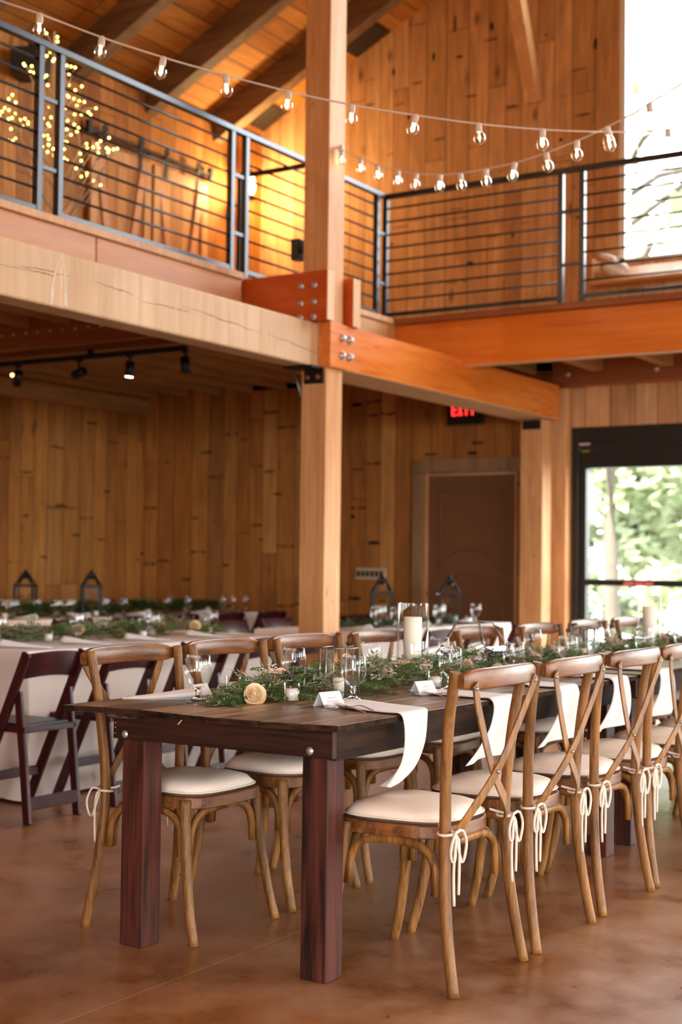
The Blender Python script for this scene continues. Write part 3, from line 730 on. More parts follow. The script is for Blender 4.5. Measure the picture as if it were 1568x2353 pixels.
# ------------------------------------------------------------------ barn doors upstairs
tk = empty('barn_door_track', (0, 0, 0), 0, 'black iron sliding track above the pair of barn doors', 'track')
B(-5.945, -5.935, 5.38, 7.12, 4.885, 4.915).build('track_bar', M['black_iron'], tk)
for y in (5.40, 6.24, 7.09): MB().cyl((-5.998, y, 4.90), .012, .06, 8, 'x').build('standoff', M['black_iron'], tk)
for y in (5.40, 7.09): B(-5.965, -5.925, y-.02, y+.02, 4.85, 4.97).build('end_stop', M['black_iron'], tk)
for i, (a, b) in enumerate(((5.43, 6.22), (6.26, 7.05))):
    bd = empty('barn_door', (0, 0, 0), 0, ['wooden barn door with V brace, the one nearer the lit tree', 'wooden barn door with V brace, the one nearer the wall lamp'][i], 'door', 'pair of barn doors upstairs')
    B(-5.975, -5.955, a, b, 3.16, 4.80).build('door_boards', M['barn_wood'], bd)
    f = MB(); f.box(-5.955, -5.935, a, a+.09, 3.16, 4.80); f.box(-5.955, -5.935, b-.09, b, 3.16, 4.80); f.box(-5.955, -5.935, a+.09, b-.09, 4.70, 4.80); f.box(-5.955, -5.935, a+.09, b-.09, 3.16, 3.27)
    f.build('door_frame', M['trim_wood'], bd, .002)
    mid = (a+b)/2
    MB().bar((-5.945, a+.11, 4.68), (-5.945, mid-.03, 3.29), .08, .018, (1, 0, 0)).build('brace', M['fascia_y'], bd)
    MB().bar((-5.945, b-.11, 4.68), (-5.945, mid+.03, 3.29), .08, .018, (1, 0, 0)).build('brace', M['fascia_y'], bd)
    for y in (a+.16, b-.16):
        h = MB(); h.box(-5.934, -5.926, y-.02, y+.02, 4.70, 4.93); h.cyl((-5.934, y, 4.945), .035, .012, 14, 'x')
        h.build('roller_hanger', M['black_iron'], bd)
# wall lamp
sc_ = empty('wall_sconce', (-6.0, 7.5, 4.85), 0, 'glowing glass wall lamp with black cap on a curved arm', 'lamp')
MB().cyl((0.0, 0, -.12), .045, .02, 16, 'x').build('wall_plate', M['black_iron'], sc_)
MB().tube(smoothpath([(.02, 0, -.12), (.08, 0, -.16), (.15, 0, -.15), (.20, 0, -.10)], 6), .009, 8).build('arm', M['black_iron'], sc_)
MB().lathe([(1e-4, -.10), (.085, -.10), (.09, -.09), (.03, -.075), (.03, -.05), (1e-4, -.05)], 20, (.20, 0, 0)).build('base_disc', M['black_iron'], sc_)
MB().lathe([(1e-4, -.05), (.055, -.045), (.07, .0), (.07, .06), (.055, .12), (1e-4, .125)], 20, (.20, 0, 0)).build('glass_shade', M['sconce_glass'], sc_)
MB().lathe([(1e-4, .125), (.095, .125), (.08, .15), (.03, .175), (.02, .2), (1e-4, .2)], 20, (.20, 0, 0)).build('cap', M['black_iron'], sc_)
lamp('sconce_light', 'POINT', (-5.66, 7.46, 4.86), 60*LK, (1, .66, .30), shadow_soft_size=.06)
# speaker
spk = empty('loudspeaker', (-5.86, 4.62, 5.08), .5, 'black loudspeaker hung under the roof behind the lit tree', 'speaker')
B(-.13, .13, -.12, .12, 0, .22).build('cabinet', plain('black_plastic', srgb(24, 24, 28), .5), spk, .01)
B(-.12, .12, -.128, -.12, .01, .21).build('grille', plain('speaker_grille', srgb(40, 42, 52), .6), spk)
B(-.02, .02, -.02, .02, .22, .36).build('mount', M['black_iron'], spk)
B(-.14, -.01, .12, .16, .04, .18).build('bracket', M['black_iron'], spk)
# tree of fairy lights
tr = empty('fairy_light_tree', (-4.0, 3.0, 3.13), 0, 'pale twig tree dotted with tiny yellow lights behind the railing', 'lit tree')
LED = [(-3.99, 2.87, 4.51), (-4.03, 3.01, 4.54), (-3.97, 2.95, 4.48), (-4.08, 3.0, 4.45), (-4.11, 3.0, 4.43), (-3.89, 2.84, 4.32), (-3.88, 2.82, 4.3), (-4.3, 2.99, 4.41), (-4.11, 2.81, 4.31), (-4.06, 2.82, 4.3), (-4.31, 3.06, 4.38), (-4.13, 2.91, 4.3), (-4.21, 3.05, 4.35), (-4.06, 2.95, 4.28), (-4.12, 2.99, 4.29), (-3.95, 2.85, 4.17), (-4.0, 3.07, 4.37), (-4.05, 3.16, 4.4), (-3.92, 3.06, 4.34), (-4.02, 3.11, 4.33), (-4.0, 3.09, 4.25), (-3.74, 2.93, 4.15), (-3.99, 3.14, 4.23), (-3.98, 3.06, 4.17), (-3.91, 2.95, 4.11), (-3.8, 2.88, 4.08), (-4.03, 3.17, 4.19), (-3.88, 3.06, 4.12), (-3.93, 3.16, 4.15), (-4.02, 3.19, 4.15), (-4.12, 3.04, 4.11), (-3.93, 3.27, 4.14), (-3.81, 3.07, 4.04), (-3.92, 3.21, 4.08), (-3.86, 3.06, 4.03), (-4.05, 3.2, 4.1), (-4.08, 3.15, 4.13), (-4.12, 2.72, 4.1), (-4.15, 2.72, 4.08), (-4.14, 2.77, 4.07), (-4.44, 2.97, 4.14), (-4.28, 2.79, 4.04), (-4.31, 2.88, 4.08), (-4.25, 2.74, 4.0), (-4.23, 2.86, 4.04), (-4.23, 2.8, 3.99), (-4.2, 2.8, 3.99), (-4.23, 2.9, 4.01), (-4.21, 2.92, 4.02), (-4.29, 3.03, 4.04), (-4.22, 2.96, 4.0), (-4.33, 3.02, 4.02), (-4.37, 2.96, 3.99), (-4.24, 3.11, 4.08), (-4.09, 3.03, 4.04), (-3.95, 2.86, 3.93), (-4.16, 3.09, 4.01), (-4.09, 3.18, 4.06), (-4.04, 3.19, 4.03), (-3.91, 3.09, 3.96), (-4.02, 3.1, 3.97), (-3.81, 2.97, 3.89), (-4.03, 3.15, 3.95), (-4.08, 2.99, 3.91), (-4.01, 2.88, 3.87), (-3.91, 2.83, 3.82), (-4.34, 2.97, 3.93), (-4.42, 2.99, 3.93), (-4.11, 2.72, 3.81), (-4.18, 3.05, 3.87), (-4.02, 2.94, 3.83), (-3.94, 2.85, 3.75), (-3.96, 2.92, 3.79), (-4.11, 3.07, 3.81), (-4.08, 3.14, 3.91), (-3.81, 2.88, 3.8), (-4.0, 3.06, 3.83), (-3.59, 3.02, 3.83), (-3.84, 3.22, 3.9), (-3.74, 3.08, 3.83), (-3.96, 3.22, 3.9), (-3.99, 3.26, 3.89), (-3.81, 3.12, 3.83), (-3.93, 3.3, 3.89), (-3.68, 3.1, 3.8), (-3.6, 3.03, 3.76), (-3.73, 3.22, 3.83), (-3.54, 3.04, 3.76), (-3.64, 3.07, 3.76), (-3.75, 3.1, 3.78), (-3.91, 3.11, 3.8), (-3.77, 2.97, 3.7), (-3.82, 2.87, 3.7), (-4.06, 3.15, 3.79), (-3.84, 3.0, 3.67), (-3.98, 3.25, 3.72), (-3.99, 3.21, 3.69), (-3.8, 3.06, 3.63), (-3.79, 3.11, 3.61), (-3.77, 3.15, 3.59)]
rnd = random.Random(11)
tb = MB()
tb.tube(smoothpath([(0, 0, 0), (.01, -.01, .5), (-.01, -.02, .95), (0, -.04, 1.2), (.0, -.05, 1.42)], 5), .022, 8, True, [1.2-.85*k/20 for k in range(21)])
base = Vector((-4.0, 3.0, 3.13))
nodes = []
clusters = {}
for L_ in LED:
    p = Vector(L_) - base
    key = (round((p.x*.85+p.y*.53)/.16), round(p.z/.2)); clusters.setdefault(key, []).append(p)
for key, ps in clusters.items():
    c_ = sum(ps, Vector())/len(ps)
    hor = Vector((c_.x, c_.y, 0)).length
    zs = max(.15, min(1.35, c_.z - .25 - .55*hor))
    root = Vector((0, -.03*zs, zs))
    mid = root.lerp(c_, .5) + Vector((0, 0, -.02)); hub = root.lerp(c_, .82)
    tb.tube(smoothpath([root, mid, hub], 4), .006, 6, True, [1.3-.6*k/8 for k in range(9)])
    for p in ps: tb.tube([hub, hub.lerp(p, .5)+Vector((0, 0, .01)), p], .0028, 5)
tb.build('trunk_and_branches', M['birch'], tr)
ledm = MB().sphere((0, 0, 0), .0075, 8, 6).build('fairy_light', M['led'], tr)
ledm.location = Vector(LED[0]) - base
for L_ in LED[1:]:
    c_ = ledm.copy(); COL.objects.link(c_); c_.parent = tr; c_.location = Vector(L_) - base
B(-.12, .12, -.12, .12, 0, .012).build('base_plate', M['black_iron'], tr)
# track lights below the mezzanine
tl = empty('track_light', (0, 0, 0), 0, 'black track light with four spot heads under the red boards', 'track light')
B(-7.3, -3.98, 4.29, 4.325, 2.715, 2.75).build('track', M['black_iron'], tl)
for _x in (-4.9, -6.6): B(_x, _x+.04, 4.29, 4.325, 2.75, 2.787).build('mount', M['black_iron'], tl)
MB().box(-7.3, -7.2, 4.13, 4.36, 2.787, 2.80).build('end_clip', M['black_iron'], tl)
heads = [(-5.62, (-.45, .30, -.65), 0), (-4.99, (-.9, .1, -.25), 0), (-4.50, (-.05, -.05, -1), 1), (-3.99, (.25, -.15, -1), 0)]
for x, dr, lit in heads:
    d = Vector(dr).normalized(); hp = Vector((x, 4.307, 2.615))
    h = MB(); h.cyl((x, 4.307, 2.66), .008, .055, 8); h.box(x-.025, x+.025, 4.295, 4.32, 2.70, 2.715)
    h.tube([hp-d*.055, hp+d*.055], .034, 14, True).tube([hp-Vector((0, 0, -.05)), hp], .006, 6)
    hh = h.build('spot_head', M['black_iron'], tl)
    lens = MB().lathe([(1e-4, 0), (.028, 0)], 14, (0, 0, 0)).build('lens', M['spot_hot'] if lit else M['black_pad'], hh)
    lens.location = hp + d*.0565; lens.rotation_euler = d.to_track_quat('Z', 'Y').to_euler()
    if lit: lamp('track_spot', 'SPOT', tuple(hp+d*.07), 60*LK, (1, .70, .38), spot_size=1.9, spot_blend=.8, shadow_soft_size=.03, rot=(Vector(d).to_track_quat('-Z', 'Y')).to_euler())
MB().sphere((-5.655, 4.283, 2.64), .014, 8, 6).build('side_bulb', emis('amber_glow', (1, .6, .2, 1), 3), tl)  # glowing ball standing in for a bulb's reflection on the first head
# exit sign, switches
ex = empty('exit_sign', (-3.655, 7.97, 2.505), 0, 'black exit sign with red letters behind the orange beam', 'sign')
B(-.18, .18, -.03, .028, 0, .21).build('sign_box', M['black_pad'], ex, .004)
def letter(ch, x, z, h, wd, t, mb):
    y0, y1 = -.034, -.0305
    if ch == 'E': [mb.box(x, x+t, y0, y1, z, z+h)] + [mb.box(x, x+wd, y0, y1, zz, zz+t) for zz in (z, z+h/2-t/2, z+h-t)]
    if ch == 'I': mb.box(x+wd/2-t/2, x+wd/2+t/2, y0, y1, z, z+h)
    if ch == 'T': mb.box(x+wd/2-t/2, x+wd/2+t/2, y0, y1, z, z+h); mb.box(x, x+wd, y0, y1, z+h-t, z+h)
    if ch == 'X':
        for s_ in (0, 1):
            a = x if s_ == 0 else x+wd-t; b = x+wd-t if s_ == 0 else x
            mb.prism([(a, z), (a+t, z), (b+t, z+h), (b, z+h)], 'y', y0, y1)
lm = MB()
for k, ch in enumerate('EXIT'): letter(ch, -.125+k*.062, .085, .105, .045, .014, lm)
lm.build('letters', M['exit_red'], ex)
sw = empty('switch_plate', (-4.655, 7.99, 1.085), 0, 'wide light switch plate on the far wall left of the brown door', 'switch')
B(-.165, .165, -.008, .008, 0, .105).build('plate', M['switch'], sw, .003)
for k in range(6): B(-.145+k*.05, -.115+k*.05, -.016, -.008, .025, .08).build('rocker', M['black_pad'], sw)

sun = lamp('sun', 'SUN', (-20, -20, 30), 24, (1, .95, .86), angle=.02)
sun.rotation_euler = Vector((.55, 1.0, -1.25)).to_track_quat('-Z', 'Y').to_euler()
# ================================================================== farm tables
def farm_table(y0, length, label, near=False, xs=(-.94, .076), rz=0):
    t = empty('farm_table', ((xs[0]+xs[1])/2, y0+length/2, 0), rz, label, 'table')
    ox, oy = (xs[0]+xs[1])/2, y0+length/2
    X = lambda v: v-ox
    Y = lambda v: v-oy
    rnd_ = random.Random(int(y0*100)+5)
    mb = MB()
    if near:
        edges = [-.945, -.795, -.655, -.475, -.330, -.178, -.044, .076]
        starts = [-.115, -.085, -.072, -.098, -.110, -.108, -.088, -.066]
    else:
        edges = [xs[0]+(xs[1]-xs[0])*k/7 for k in range(8)]; starts = [y0+rnd_.uniform(-.01, .02) for k in range(8)]
    for k in range(7):
        a, b = edges[k]+.0012, edges[k+1]-.0012
        sa = starts[k]; sb = starts[k+1] if near else starts[k]
        zt_ = .760 + (rnd_.uniform(-.0012, .0)); zb = zt_-.019
        e = y0+length - rnd_.uniform(0, .015)
        # ragged front edge
        n = 7; vs = []; vb = []
        for q in range(n+1):
            x = a+(b-a)*q/n; yy = sa+(sb-sa)*q/n + rnd_.uniform(-.0025, .0025)
            vs.append((X(x), Y(yy), zt_)); vb.append((X(x), Y(yy)+rnd_.uniform(-.001, .004), zb-(rnd_.uniform(0, .012) if (near and k == 1) else 0)))
        top = vs+[(X(b), Y(e), zt_), (X(a), Y(e), zt_)]; bot = vb+[(X(b), Y(e), zb), (X(a), Y(e), zb)]
        m_ = len(top)
        fs = [tuple(range(m_)), tuple(reversed(range(m_, 2*m_)))] + [(i_+m_, (i_+1) % m_+m_, (i_+1) % m_, i_) for i_ in range(m_)]
        mb.add(top+bot, fs)
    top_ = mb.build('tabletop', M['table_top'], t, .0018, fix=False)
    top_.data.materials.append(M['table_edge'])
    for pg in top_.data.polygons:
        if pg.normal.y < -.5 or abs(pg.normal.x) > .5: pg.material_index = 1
    if near:
        sp_ = MB().tube([(X(-.468), Y(-.098), .742), (X(-.476), Y(-.108), .728)], .0018, 5)
        sp_.build('splinter', M['raw_end'], t)
    ax0, ax1 = xs[0]+.135, xs[1]-.045
    B(X(ax0), X(ax1), Y(y0+.06 if not near else -.026), Y(y0+.082 if not near else -.002), .655, .7395).build('end_apron', M['table_dark_x'], t, .002)
    B(X(ax0), X(ax1), Y(y0+length-.082), Y(y0+length-.06), .655, .7395).build('end_apron', M['table_dark_x'], t, .002)
    ya = y0+.083 if not near else -.001
    B(X(ax1-.024), X(ax1), Y(ya), Y(y0+length-.083), .648, .7395).build('side_apron', M['table_dark_y'], t, .002)
    B(X(ax0), X(ax0+.024), Y(ya), Y(y0+length-.083), .648, .7395).build('side_apron', M['table_dark_y'], t, .002)
    fy = y0+.085 if not near else 0.0
    legx = [(-.776, -.685), (-.091, .0)] if near else [(ax0+.03, ax0+.12), (ax1-.12, ax1-.03)]
    for a, b in legx:
        for c_, d in ((fy, fy+.09), (y0+length-.175, y0+length-.085)):
            dy = -.012 if (near and a < -.5 and c_ < 1) else 0
            lg_ = B(X(a), X(b), Y(c_+dy), Y(d+dy), 0, .738 if dy == 0 else .654).build('leg', M['table_leg'], t, .004)
    if near:
        for x, z in ((-.756, .671), (-.048, .674)):
            MB().lathe([(1e-4, -.006), (.006, -.0055), (.0115, -.003), (.0125, 0)], 16, (X(x), Y(-.026), z), True, 'y').build('carriage_bolt', M['bolt'], t)
        for x in (-.797, -.7945):
            for z in (.672, .69, .705): MB().sphere((X(x), Y(-.0265), z), .0016, 6, 4).build('nail_head', M['bolt'], t)
    return t
farm_table(-.10, 2.46, 'nearest dark plank farm table with thick square legs', True)
farm_table(2.40, 2.44, 'second farm table in line, its plank top beyond the glass terrarium', False, (-.73, .07))
farm_table(4.88, 2.44, 'third farm table in line, farthest from the camera', False, (-.73, .07))

# ================================================================== cross-back chair
def seat_outline(n=48, k=1.0, ins=0.0):
    pts = []
    for i in range(n):
        a = 2*math.pi*i/n; c_, s_ = math.cos(a), math.sin(a)
        p = 3.4
        x = abs(c_)**(2/p)*(1 if c_ > 0 else -1); y = abs(s_)**(2/p)*(1 if s_ > 0 else -1)
        xx = -.018 + .195*x; w_ = .212 - .032*(x+1)/2
        pts.append((xx*k - (ins*x), y*w_*k - ins*y))
    return pts
def arch(p, q, top, mb, out):
    """inverted-U bentwood brace from p to q with its crown at height top; out = offset inwards"""
    p, q = Vector(p), Vector(q); m_ = (p+q)/2
    pts = []
    for i in range(15):
        t = i/14; a = math.pi*t
        ex = abs(math.cos(a))**.55*(1 if math.cos(a) > 0 else -1)
        h = math.sin(a)**.62 if math.sin(a) > 0 else 0
        b = m_ + (p-m_)*ex
        pts.append((b.x+out[0]*math.sin(a), b.y+out[1]*math.sin(a), p.z+(top-p.z)*h))
    prof = [(-.008, -.011), (.008, -.011), (.010, 0), (.008, .011), (-.008, .011), (-.010, 0)]
    side = (p-q).cross(Vector((0, 0, 1))).normalized()
    mb.sweep(pts, [(b_, a_) for a_, b_ in prof], up=side)
    return mb
BACK = [(.237, .0), (.218, .10), (.198, .24), (.187, .40), (.187, .50), (.193, .62), (.206, .76), (.222, .86), (.232, .918)]
FRONT = [(-.222, .0), (-.196, .10), (-.172, .24), (-.158, .36), (-.150, .452)]
def crossback(name, label, group, loc, rz):
    t = empty(name, loc, rz, label, 'chair', group)
    for s_ in (-1, 1):
        yb = lambda z: s_*(.232 - .038*min(1, z/.45) + .036*max(0, (z-.45)/.45))
        pts = smoothpath([(x, yb(z), z) for x, z in BACK], 4)
        n = len(pts)
        MB().tube(pts, (.0150, .0165), 12, True, [1.0+.06*math.sin(math.pi*min(1, k/(n*.75))) for k in range(n)], up=(1, 0, 0)).build('leg', M['chair'], t)
        yf = lambda z: s_*(.226 - .036*min(1, z/.45))
        pts = smoothpath([(x, yf(z), z) for x, z in FRONT], 4); n = len(pts)
        MB().tube(pts, (.0145, .0155), 12, True, [1.0+.25*k/n for k in range(n)], up=(1, 0, 0)).build('leg', M['chair'], t)
    # seat frame
    o1 = seat_outline(48); o2 = seat_outline(48, 1, .035)
    mb = MB(); n = 48
    vs = [(x, y, z) for z in (.421, .4595) for x, y in o1] + [(x, y, z) for z in (.421, .4595) for x, y in o2]
    fs = []
    for i in range(n):
        j = (i+1) % n
        fs += [(i, j, n+j, n+i), (n+i, n+j, 3*n+j, 3*n+i), (3*n+i, 3*n+j, 2*n+j, 2*n+i), (2*n+i, 2*n+j, j, i)]
    mb.add(vs, fs, False)
    mb.build('seat_frame', M['chair_y'], t, .004)
    mb = MB(); vs = [(x, y, z) for z in (.450, .4565) for x, y in o2]
    mb.add(vs, [tuple(reversed(range(n))), tuple(range(n, 2*n))] + [(i, (i+1) % n, n+(i+1) % n, n+i) for i in range(n)])
    mb.build('cane_seat', M['cushion'], t)
    # top rail, bowed backwards
    pts = []
    for k in range(17):
        y = -.248+.496*k/16; u = y/.248
        pts.append((.256 + .034*(1-u*u), y-.004 if y > 0 else y*.96, .893 + .006*(1-u*u)))
    prof = [(-.030, -.008), (-.026, -.011), (.026, -.011), (.030, -.008), (.031, 0), (.030, .007), (.024, .010), (-.024, .010), (-.030, .007), (-.031, 0)]
    sc = [((.62 if k in (0, 16) else .86 if k in (1, 15) else 1.0), 1.0) for k in range(17)]
    MB().sweep(pts, prof, up=(1, 0, 0), scales=sc).build('top_rail', M['chair_y'], t)
    # crossed back slats
    for s_ in (-1, 1):
        off = .005*s_
        pts = smoothpath([(.285, s_*.207, .886), (.274+off*.4, s_*.160, .81), (.250+off, s_*.015, .625), (.226+off*.4, -s_*.125, .50), (.203, -s_*.168, .445)], 5)
        MB().sweep(pts, [(-.0165, -.003), (.0165, -.003), (.0165, .003), (-.0165, .003)], up=(1, 0, 0), smooth=False).build('back_slat', M['chair'], t, .0015)
        # screws
        for p in ((.286, s_*.200, .872), (.205, s_*.165, .451)):
            MB().lathe([(1e-4, .004), (.004, .0035), (.0065, .001), (.0065, -.002)], 10, p, True, 'x').build('screw', M['zinc'], t)
    MB().lathe([(1e-4, .004), (.004, .0035), (.006, .001), (.006, -.004)], 10, (.259, 0, .612), True, 'x').build('screw', M['zinc'], t)
    # bentwood braces
    arch((-.158, -.172, .27), (-.158, .172, .27), .412, MB(), (.0, 0)).build('bentwood_brace', M['chair'], t)
    arch((.166, -.178, .27), (.166, .178, .27), .412, MB(), (0, 0)).build('bentwood_brace', M['chair'], t)
    for s_ in (-1, 1):
        arch((-.140, s_*.198, .27), (.160, s_*.202, .27), .412, MB(), (0, -s_*.012)).build('bentwood_brace', M['chair'], t)
    # cushion
    mb = MB(); n = 48; rings = 9; vs = []; out = seat_outline(n, .965)
    for r_ in range(rings):
        k = r_/(rings-1)
        for x, y in out:
            h = .4725+.040*(1-k**4.5)**.55 + .0022*math.sin(x*k*38+y*k*27+1)*(1-k)*k*2
            vs.append((-.012+(x+.012)*k, y*k, h))
    for r_ in range(rings):
        k = 1-r_/(rings-1)
        for x, y in out: vs.append((-.012+(x+.012)*k, y*k, .4725-.012*(1-k**4)**.5))
    fs = [(r_*n+i, r_*n+(i+1) % n, (r_+1)*n+(i+1) % n, (r_+1)*n+i) for r_ in range(2*rings-1) for i in range(n)]
    mb.add(vs, fs, True)
    cu = mb.build('seat_cushion', M['cushion'], t)
    MB().tube([(x, y, .4725) for x, y in out], .0032, 6, closed=True).build('piping', M['cushion'], cu)
    for s_ in (-1, 1):
        L_ = (.180, s_*.212, .452)
        tm_ = MB(); R0 = .0042
        tm_.tube(smoothpath([(.150, s_*.165, .468), (.165, s_*.178, .462), (.206, s_*.184, .455), (.21, s_*.198, .452)], 4), R0, 6)
        ring = [(.187+.023*math.cos(a), s_*.194+.023*math.sin(a), .452+.003*math.sin(a)) for a in [2*math.pi*k/14 for k in range(14)]]
        tm_.tube(ring, R0, 6, closed=True)
        K = Vector((.213, s_*.192, .452)); tm_.sphere(K, .009, 8, 6)
        for dx, dy, ln in ((.012, .040, .085), (.016, -.036, .075)):
            tm_.tube(smoothpath([K, K+Vector((dx, dy*.7, .008)), K+Vector((dx, dy*1.35, -.03)), K+Vector((dx*.8, dy*1.15, -ln*.85)), K+Vector((dx*.8, dy*.75, -ln)), K+Vector((dx*.8, dy*.45, -ln*.75)), K], 4), (.0048, .002), 6, up=(0, 1, 0))
        for dx, dy, ln in ((.008, .012, .175), (.012, -.014, .20)):
            tm_.tube(smoothpath([K, K+Vector((dx, dy, -.02)), K+Vector((dx*.9, dy*1.6, -ln*.5)), K+Vector((dx*.9, dy*1.3, -ln))], 4), (.0048, .002), 6, up=(0, 1, 0))
        tm_.build('cushion_tie', M['tie'], cu)
    return t
rc = random.Random(4)
RY = [.325, .885, 1.47, 2.00, 2.57, 3.15, 3.72, 4.30]
chair0 = None
for i, y in enumerate(RY):
    lab = 'cross-back oak chair with cream cushion, %s in the right-hand row' % ORD[i]
    rz = math.radians([0, .5, -1.0, .8, -.6, .5, 0, .4][i]); loc = (.134+[0, 0, -.004, -.01, -.02, -.02, -.02, -.02][i], y, 0)
    if chair0 is None: chair0 = crossback('cross_back_chair', lab, 'cross-back chairs at the plank tables', loc, rz)
    else: copy_tree(chair0, None, lab, None, loc, rz)
LY = [(-.783, .325, 0), (-.785, .875, 1.0), (-.785, 1.425, -1.0), (-.78, 2.02, 1.5), (-.60, 2.64, 0), (-.57, 3.30, -1), (-.57, 3.96, 1.0), (-.58, 4.62, 0)]
for i, (x, y, a) in enumerate(LY):
    copy_tree(chair0, None, 'cross-back oak chair with cream cushion, %s in the left-hand row' % ORD[i], None, (x, y, 0), math.pi+math.radians(a))

# ================================================================== folding chairs
def folding(name, label, group, loc, rz):
    t = empty(name, loc, rz, label, 'chair', group)
    for s_ in (-1, 1):
        up_ = MB().sweep([(-.365, s_*.19, 0), (-.18, s_*.19, .40), (-.002, s_*.19, .79)], [(-.011, -.025), (.011, -.025), (.011, .025), (-.011, .025)], up=(1, 0, 0), smooth=False)
        up_.build('back_post', M['mahog'], t, .005)
        MB().sweep([(.0, s_*.166, 0), (-.035, s_*.166, .30), (-.075, s_*.166, .61)], [(-.011, -.022), (.011, -.022), (.011, .022), (-.011, .022)], up=(1, 0, 0), smooth=False).build('leg', M['mahog'], t, .005)
        MB().lathe([(1e-4, .003), (.006, .002), (.007, 0)], 10, (-.078, s_*.178, .585), True, 'y').build('pivot', M['zinc'], t)
    B(-.012, .010, -.156, .156, .062, .122).build('stretcher', M['mahog'], t, .004)
    B(-.285, -.265, -.18, .18, .17, .215).build('stretcher', M['mahog'], t, .004)
    # seat
    f = MB(); f.box(-.40, -.02, -.178, -.152, .418, .446); f.box(-.40, -.02, .152, .178, .418, .446); f.box(-.42, -.395, -.178, .178, .418, .446); f.box(-.045, -.02, -.152, .152, .418, .446)
    f.build('seat_frame', M['mahog'], t, .004)
    B(-.395, -.045, -.152, .152, .425, .458).build('seat_pad', M['black_pad'], t, .01)
    # curved back panel
    n = 12; vs = []
    for k in range(n+1):
        u = -1+2*k/n; y = u*.181
        for z, dx in ((.662, -.0), (.785, .055)):
            zz = z + (.012*(1-u*u) if z > .7 else .016*(1-u*u))
            x0 = -.070 + dx + .030*(1-u*u)
            vs += [(x0-.006, y, zz), (x0+.006, y, zz)]
    fs = []
    for k in range(n):
        a, b = 4*k, 4*(k+1)
        fs += [(a, b, b+2, a+2), (a+1, a+3, b+3, b+1), (a, a+1, b+1, b), (a+2, b+2, b+3, a+3)]
    fs += [(0, 2, 3, 1), (4*n, 4*n+1, 4*n+3, 4*n+2)]
    MB().add(vs, fs, True).build('back_panel', M['mahog'], t, .002)
    return t
f0 = None
def place_fold(x, y, rz, label, group):
    global f0
    if f0 is None: f0 = folding('folding_chair', label, group, (x, y, 0), rz)
    else: copy_tree(f0, None, label, group, (x, y, 0), rz)
for i, y in enumerate((1.48, 2.08, 2.66, 3.25, 3.82)):
    place_fold(-2.487 - .01*(i % 2), y, math.radians([0, 2, -1, 1, 0][i]), 'dark mahogany folding chair with black seat at the middle white table, %s in the row' % ORD[i], 'folding chairs on the near side of the middle table')
for i, y in enumerate((2.3, 2.95, 3.6, 4.25)):
    place_fold(-4.28, y, math.pi+math.radians([0, 2, -2, 1][i]), 'dark folding chair on the far side of the middle white table, %s from the left' % ORD[i], 'folding chairs on the far side of the middle table')
for i, y in enumerate((5.05, 5.65, 6.25, 6.85)):
    place_fold(-4.13, y, math.pi+math.radians([1, -2, 2, 0][i]), 'dark folding chair behind the white table by the door, %s from the left' % ORD[i], 'folding chairs behind the table by the door')
for i, y in enumerate((4.95, 5.6, 6.3)):
    place_fold(-2.26, y, math.radians([0, -2, 1][i]), 'dark folding chair in front of the table by the door, %s from the post' % ORD[i], 'folding chairs in front of the table by the door')
for i, y in enumerate((4.4, 5.05, 5.7, 6.35, 7.0)):
    place_fold(-5.08, y, math.radians([0, 2, -1, 0, 1][i]), 'dark folding chair at the table along the dim wall, %s from the left' % ORD[i], 'folding chairs at the table by the dim wall')

# ================================================================== white tablecloths
def cloth_table(x0, x1, y0, y1, label, seed=1):
    rr_ = random.Random(seed)
    per = []
    st = .03
    def edge(a, b, nrm):
        L_ = (Vector(b)-Vector(a)).length; n = max(2, int(L_/st))
        for k in range(n): per.append((Vector(a).lerp(Vector(b), k/n), Vector(nrm), min(k, n-k)/n*L_))
    r_ = .02
    edge((x0, y0), (x1, y0), (0, -1)); edge((x1, y0), (x1, y1), (1, 0)); edge((x1, y1), (x0, y1), (0, 1)); edge((x0, y1), (x0, y0), (-1, 0))
    n = len(per); lev = 12; vs = []
    ph = [rr_.uniform(0, 6.28) for _ in range(6)]
    for l in range(lev+1):
        t = l/lev
        for i, (p, nr, dc) in enumerate(per):
            s_ = i*st
            nx = (per[(i-1) % n][1]+nr+per[(i+1) % n][1]).normalized()
            fold = math.sin(s_*7.5+ph[0])*.5+math.sin(s_*13+ph[1])*.3+math.sin(s_*4.1+ph[2])*.4
            corner = math.exp(-dc/.09)
            off = .004+.018*t+.022*t*fold*(.6)+corner*(.075*t)
            q = p+nx*off
            z = .762-.745*(1-(1-t)**1.0) if t > 0 else .762
            vs.append((q.x, q.y, z - (0 if l else 0)))
    fs = [(l*n+i, (l+1)*n+i, (l+1)*n+(i+1) % n, l*n+(i+1) % n) for l in range(lev) for i in range(n)]
    vs.append(((x0+x1)/2, (y0+y1)/2, .762)); c_ = len(vs)-1
    fs.append(tuple(range(n)))
    mb = MB().add(vs[:-1], fs, True)
    mb.sm[-1] = False
    o = mb.build('tablecloth', M['cloth'], None, .004)
    return tag(o, label, 'tablecloth')
cloth_table(-3.75, -2.93, 1.74, 4.05, 'long white tablecloth on the middle table behind the left-hand chairs', 2)
cloth_table(-3.58, -2.78, 4.62, 7.10, 'long white tablecloth on the table near the brown door', 3)
cloth_table(-6.45, -5.60, 3.95, 7.60, 'dim white tablecloth on the far table along the board wall', 5)
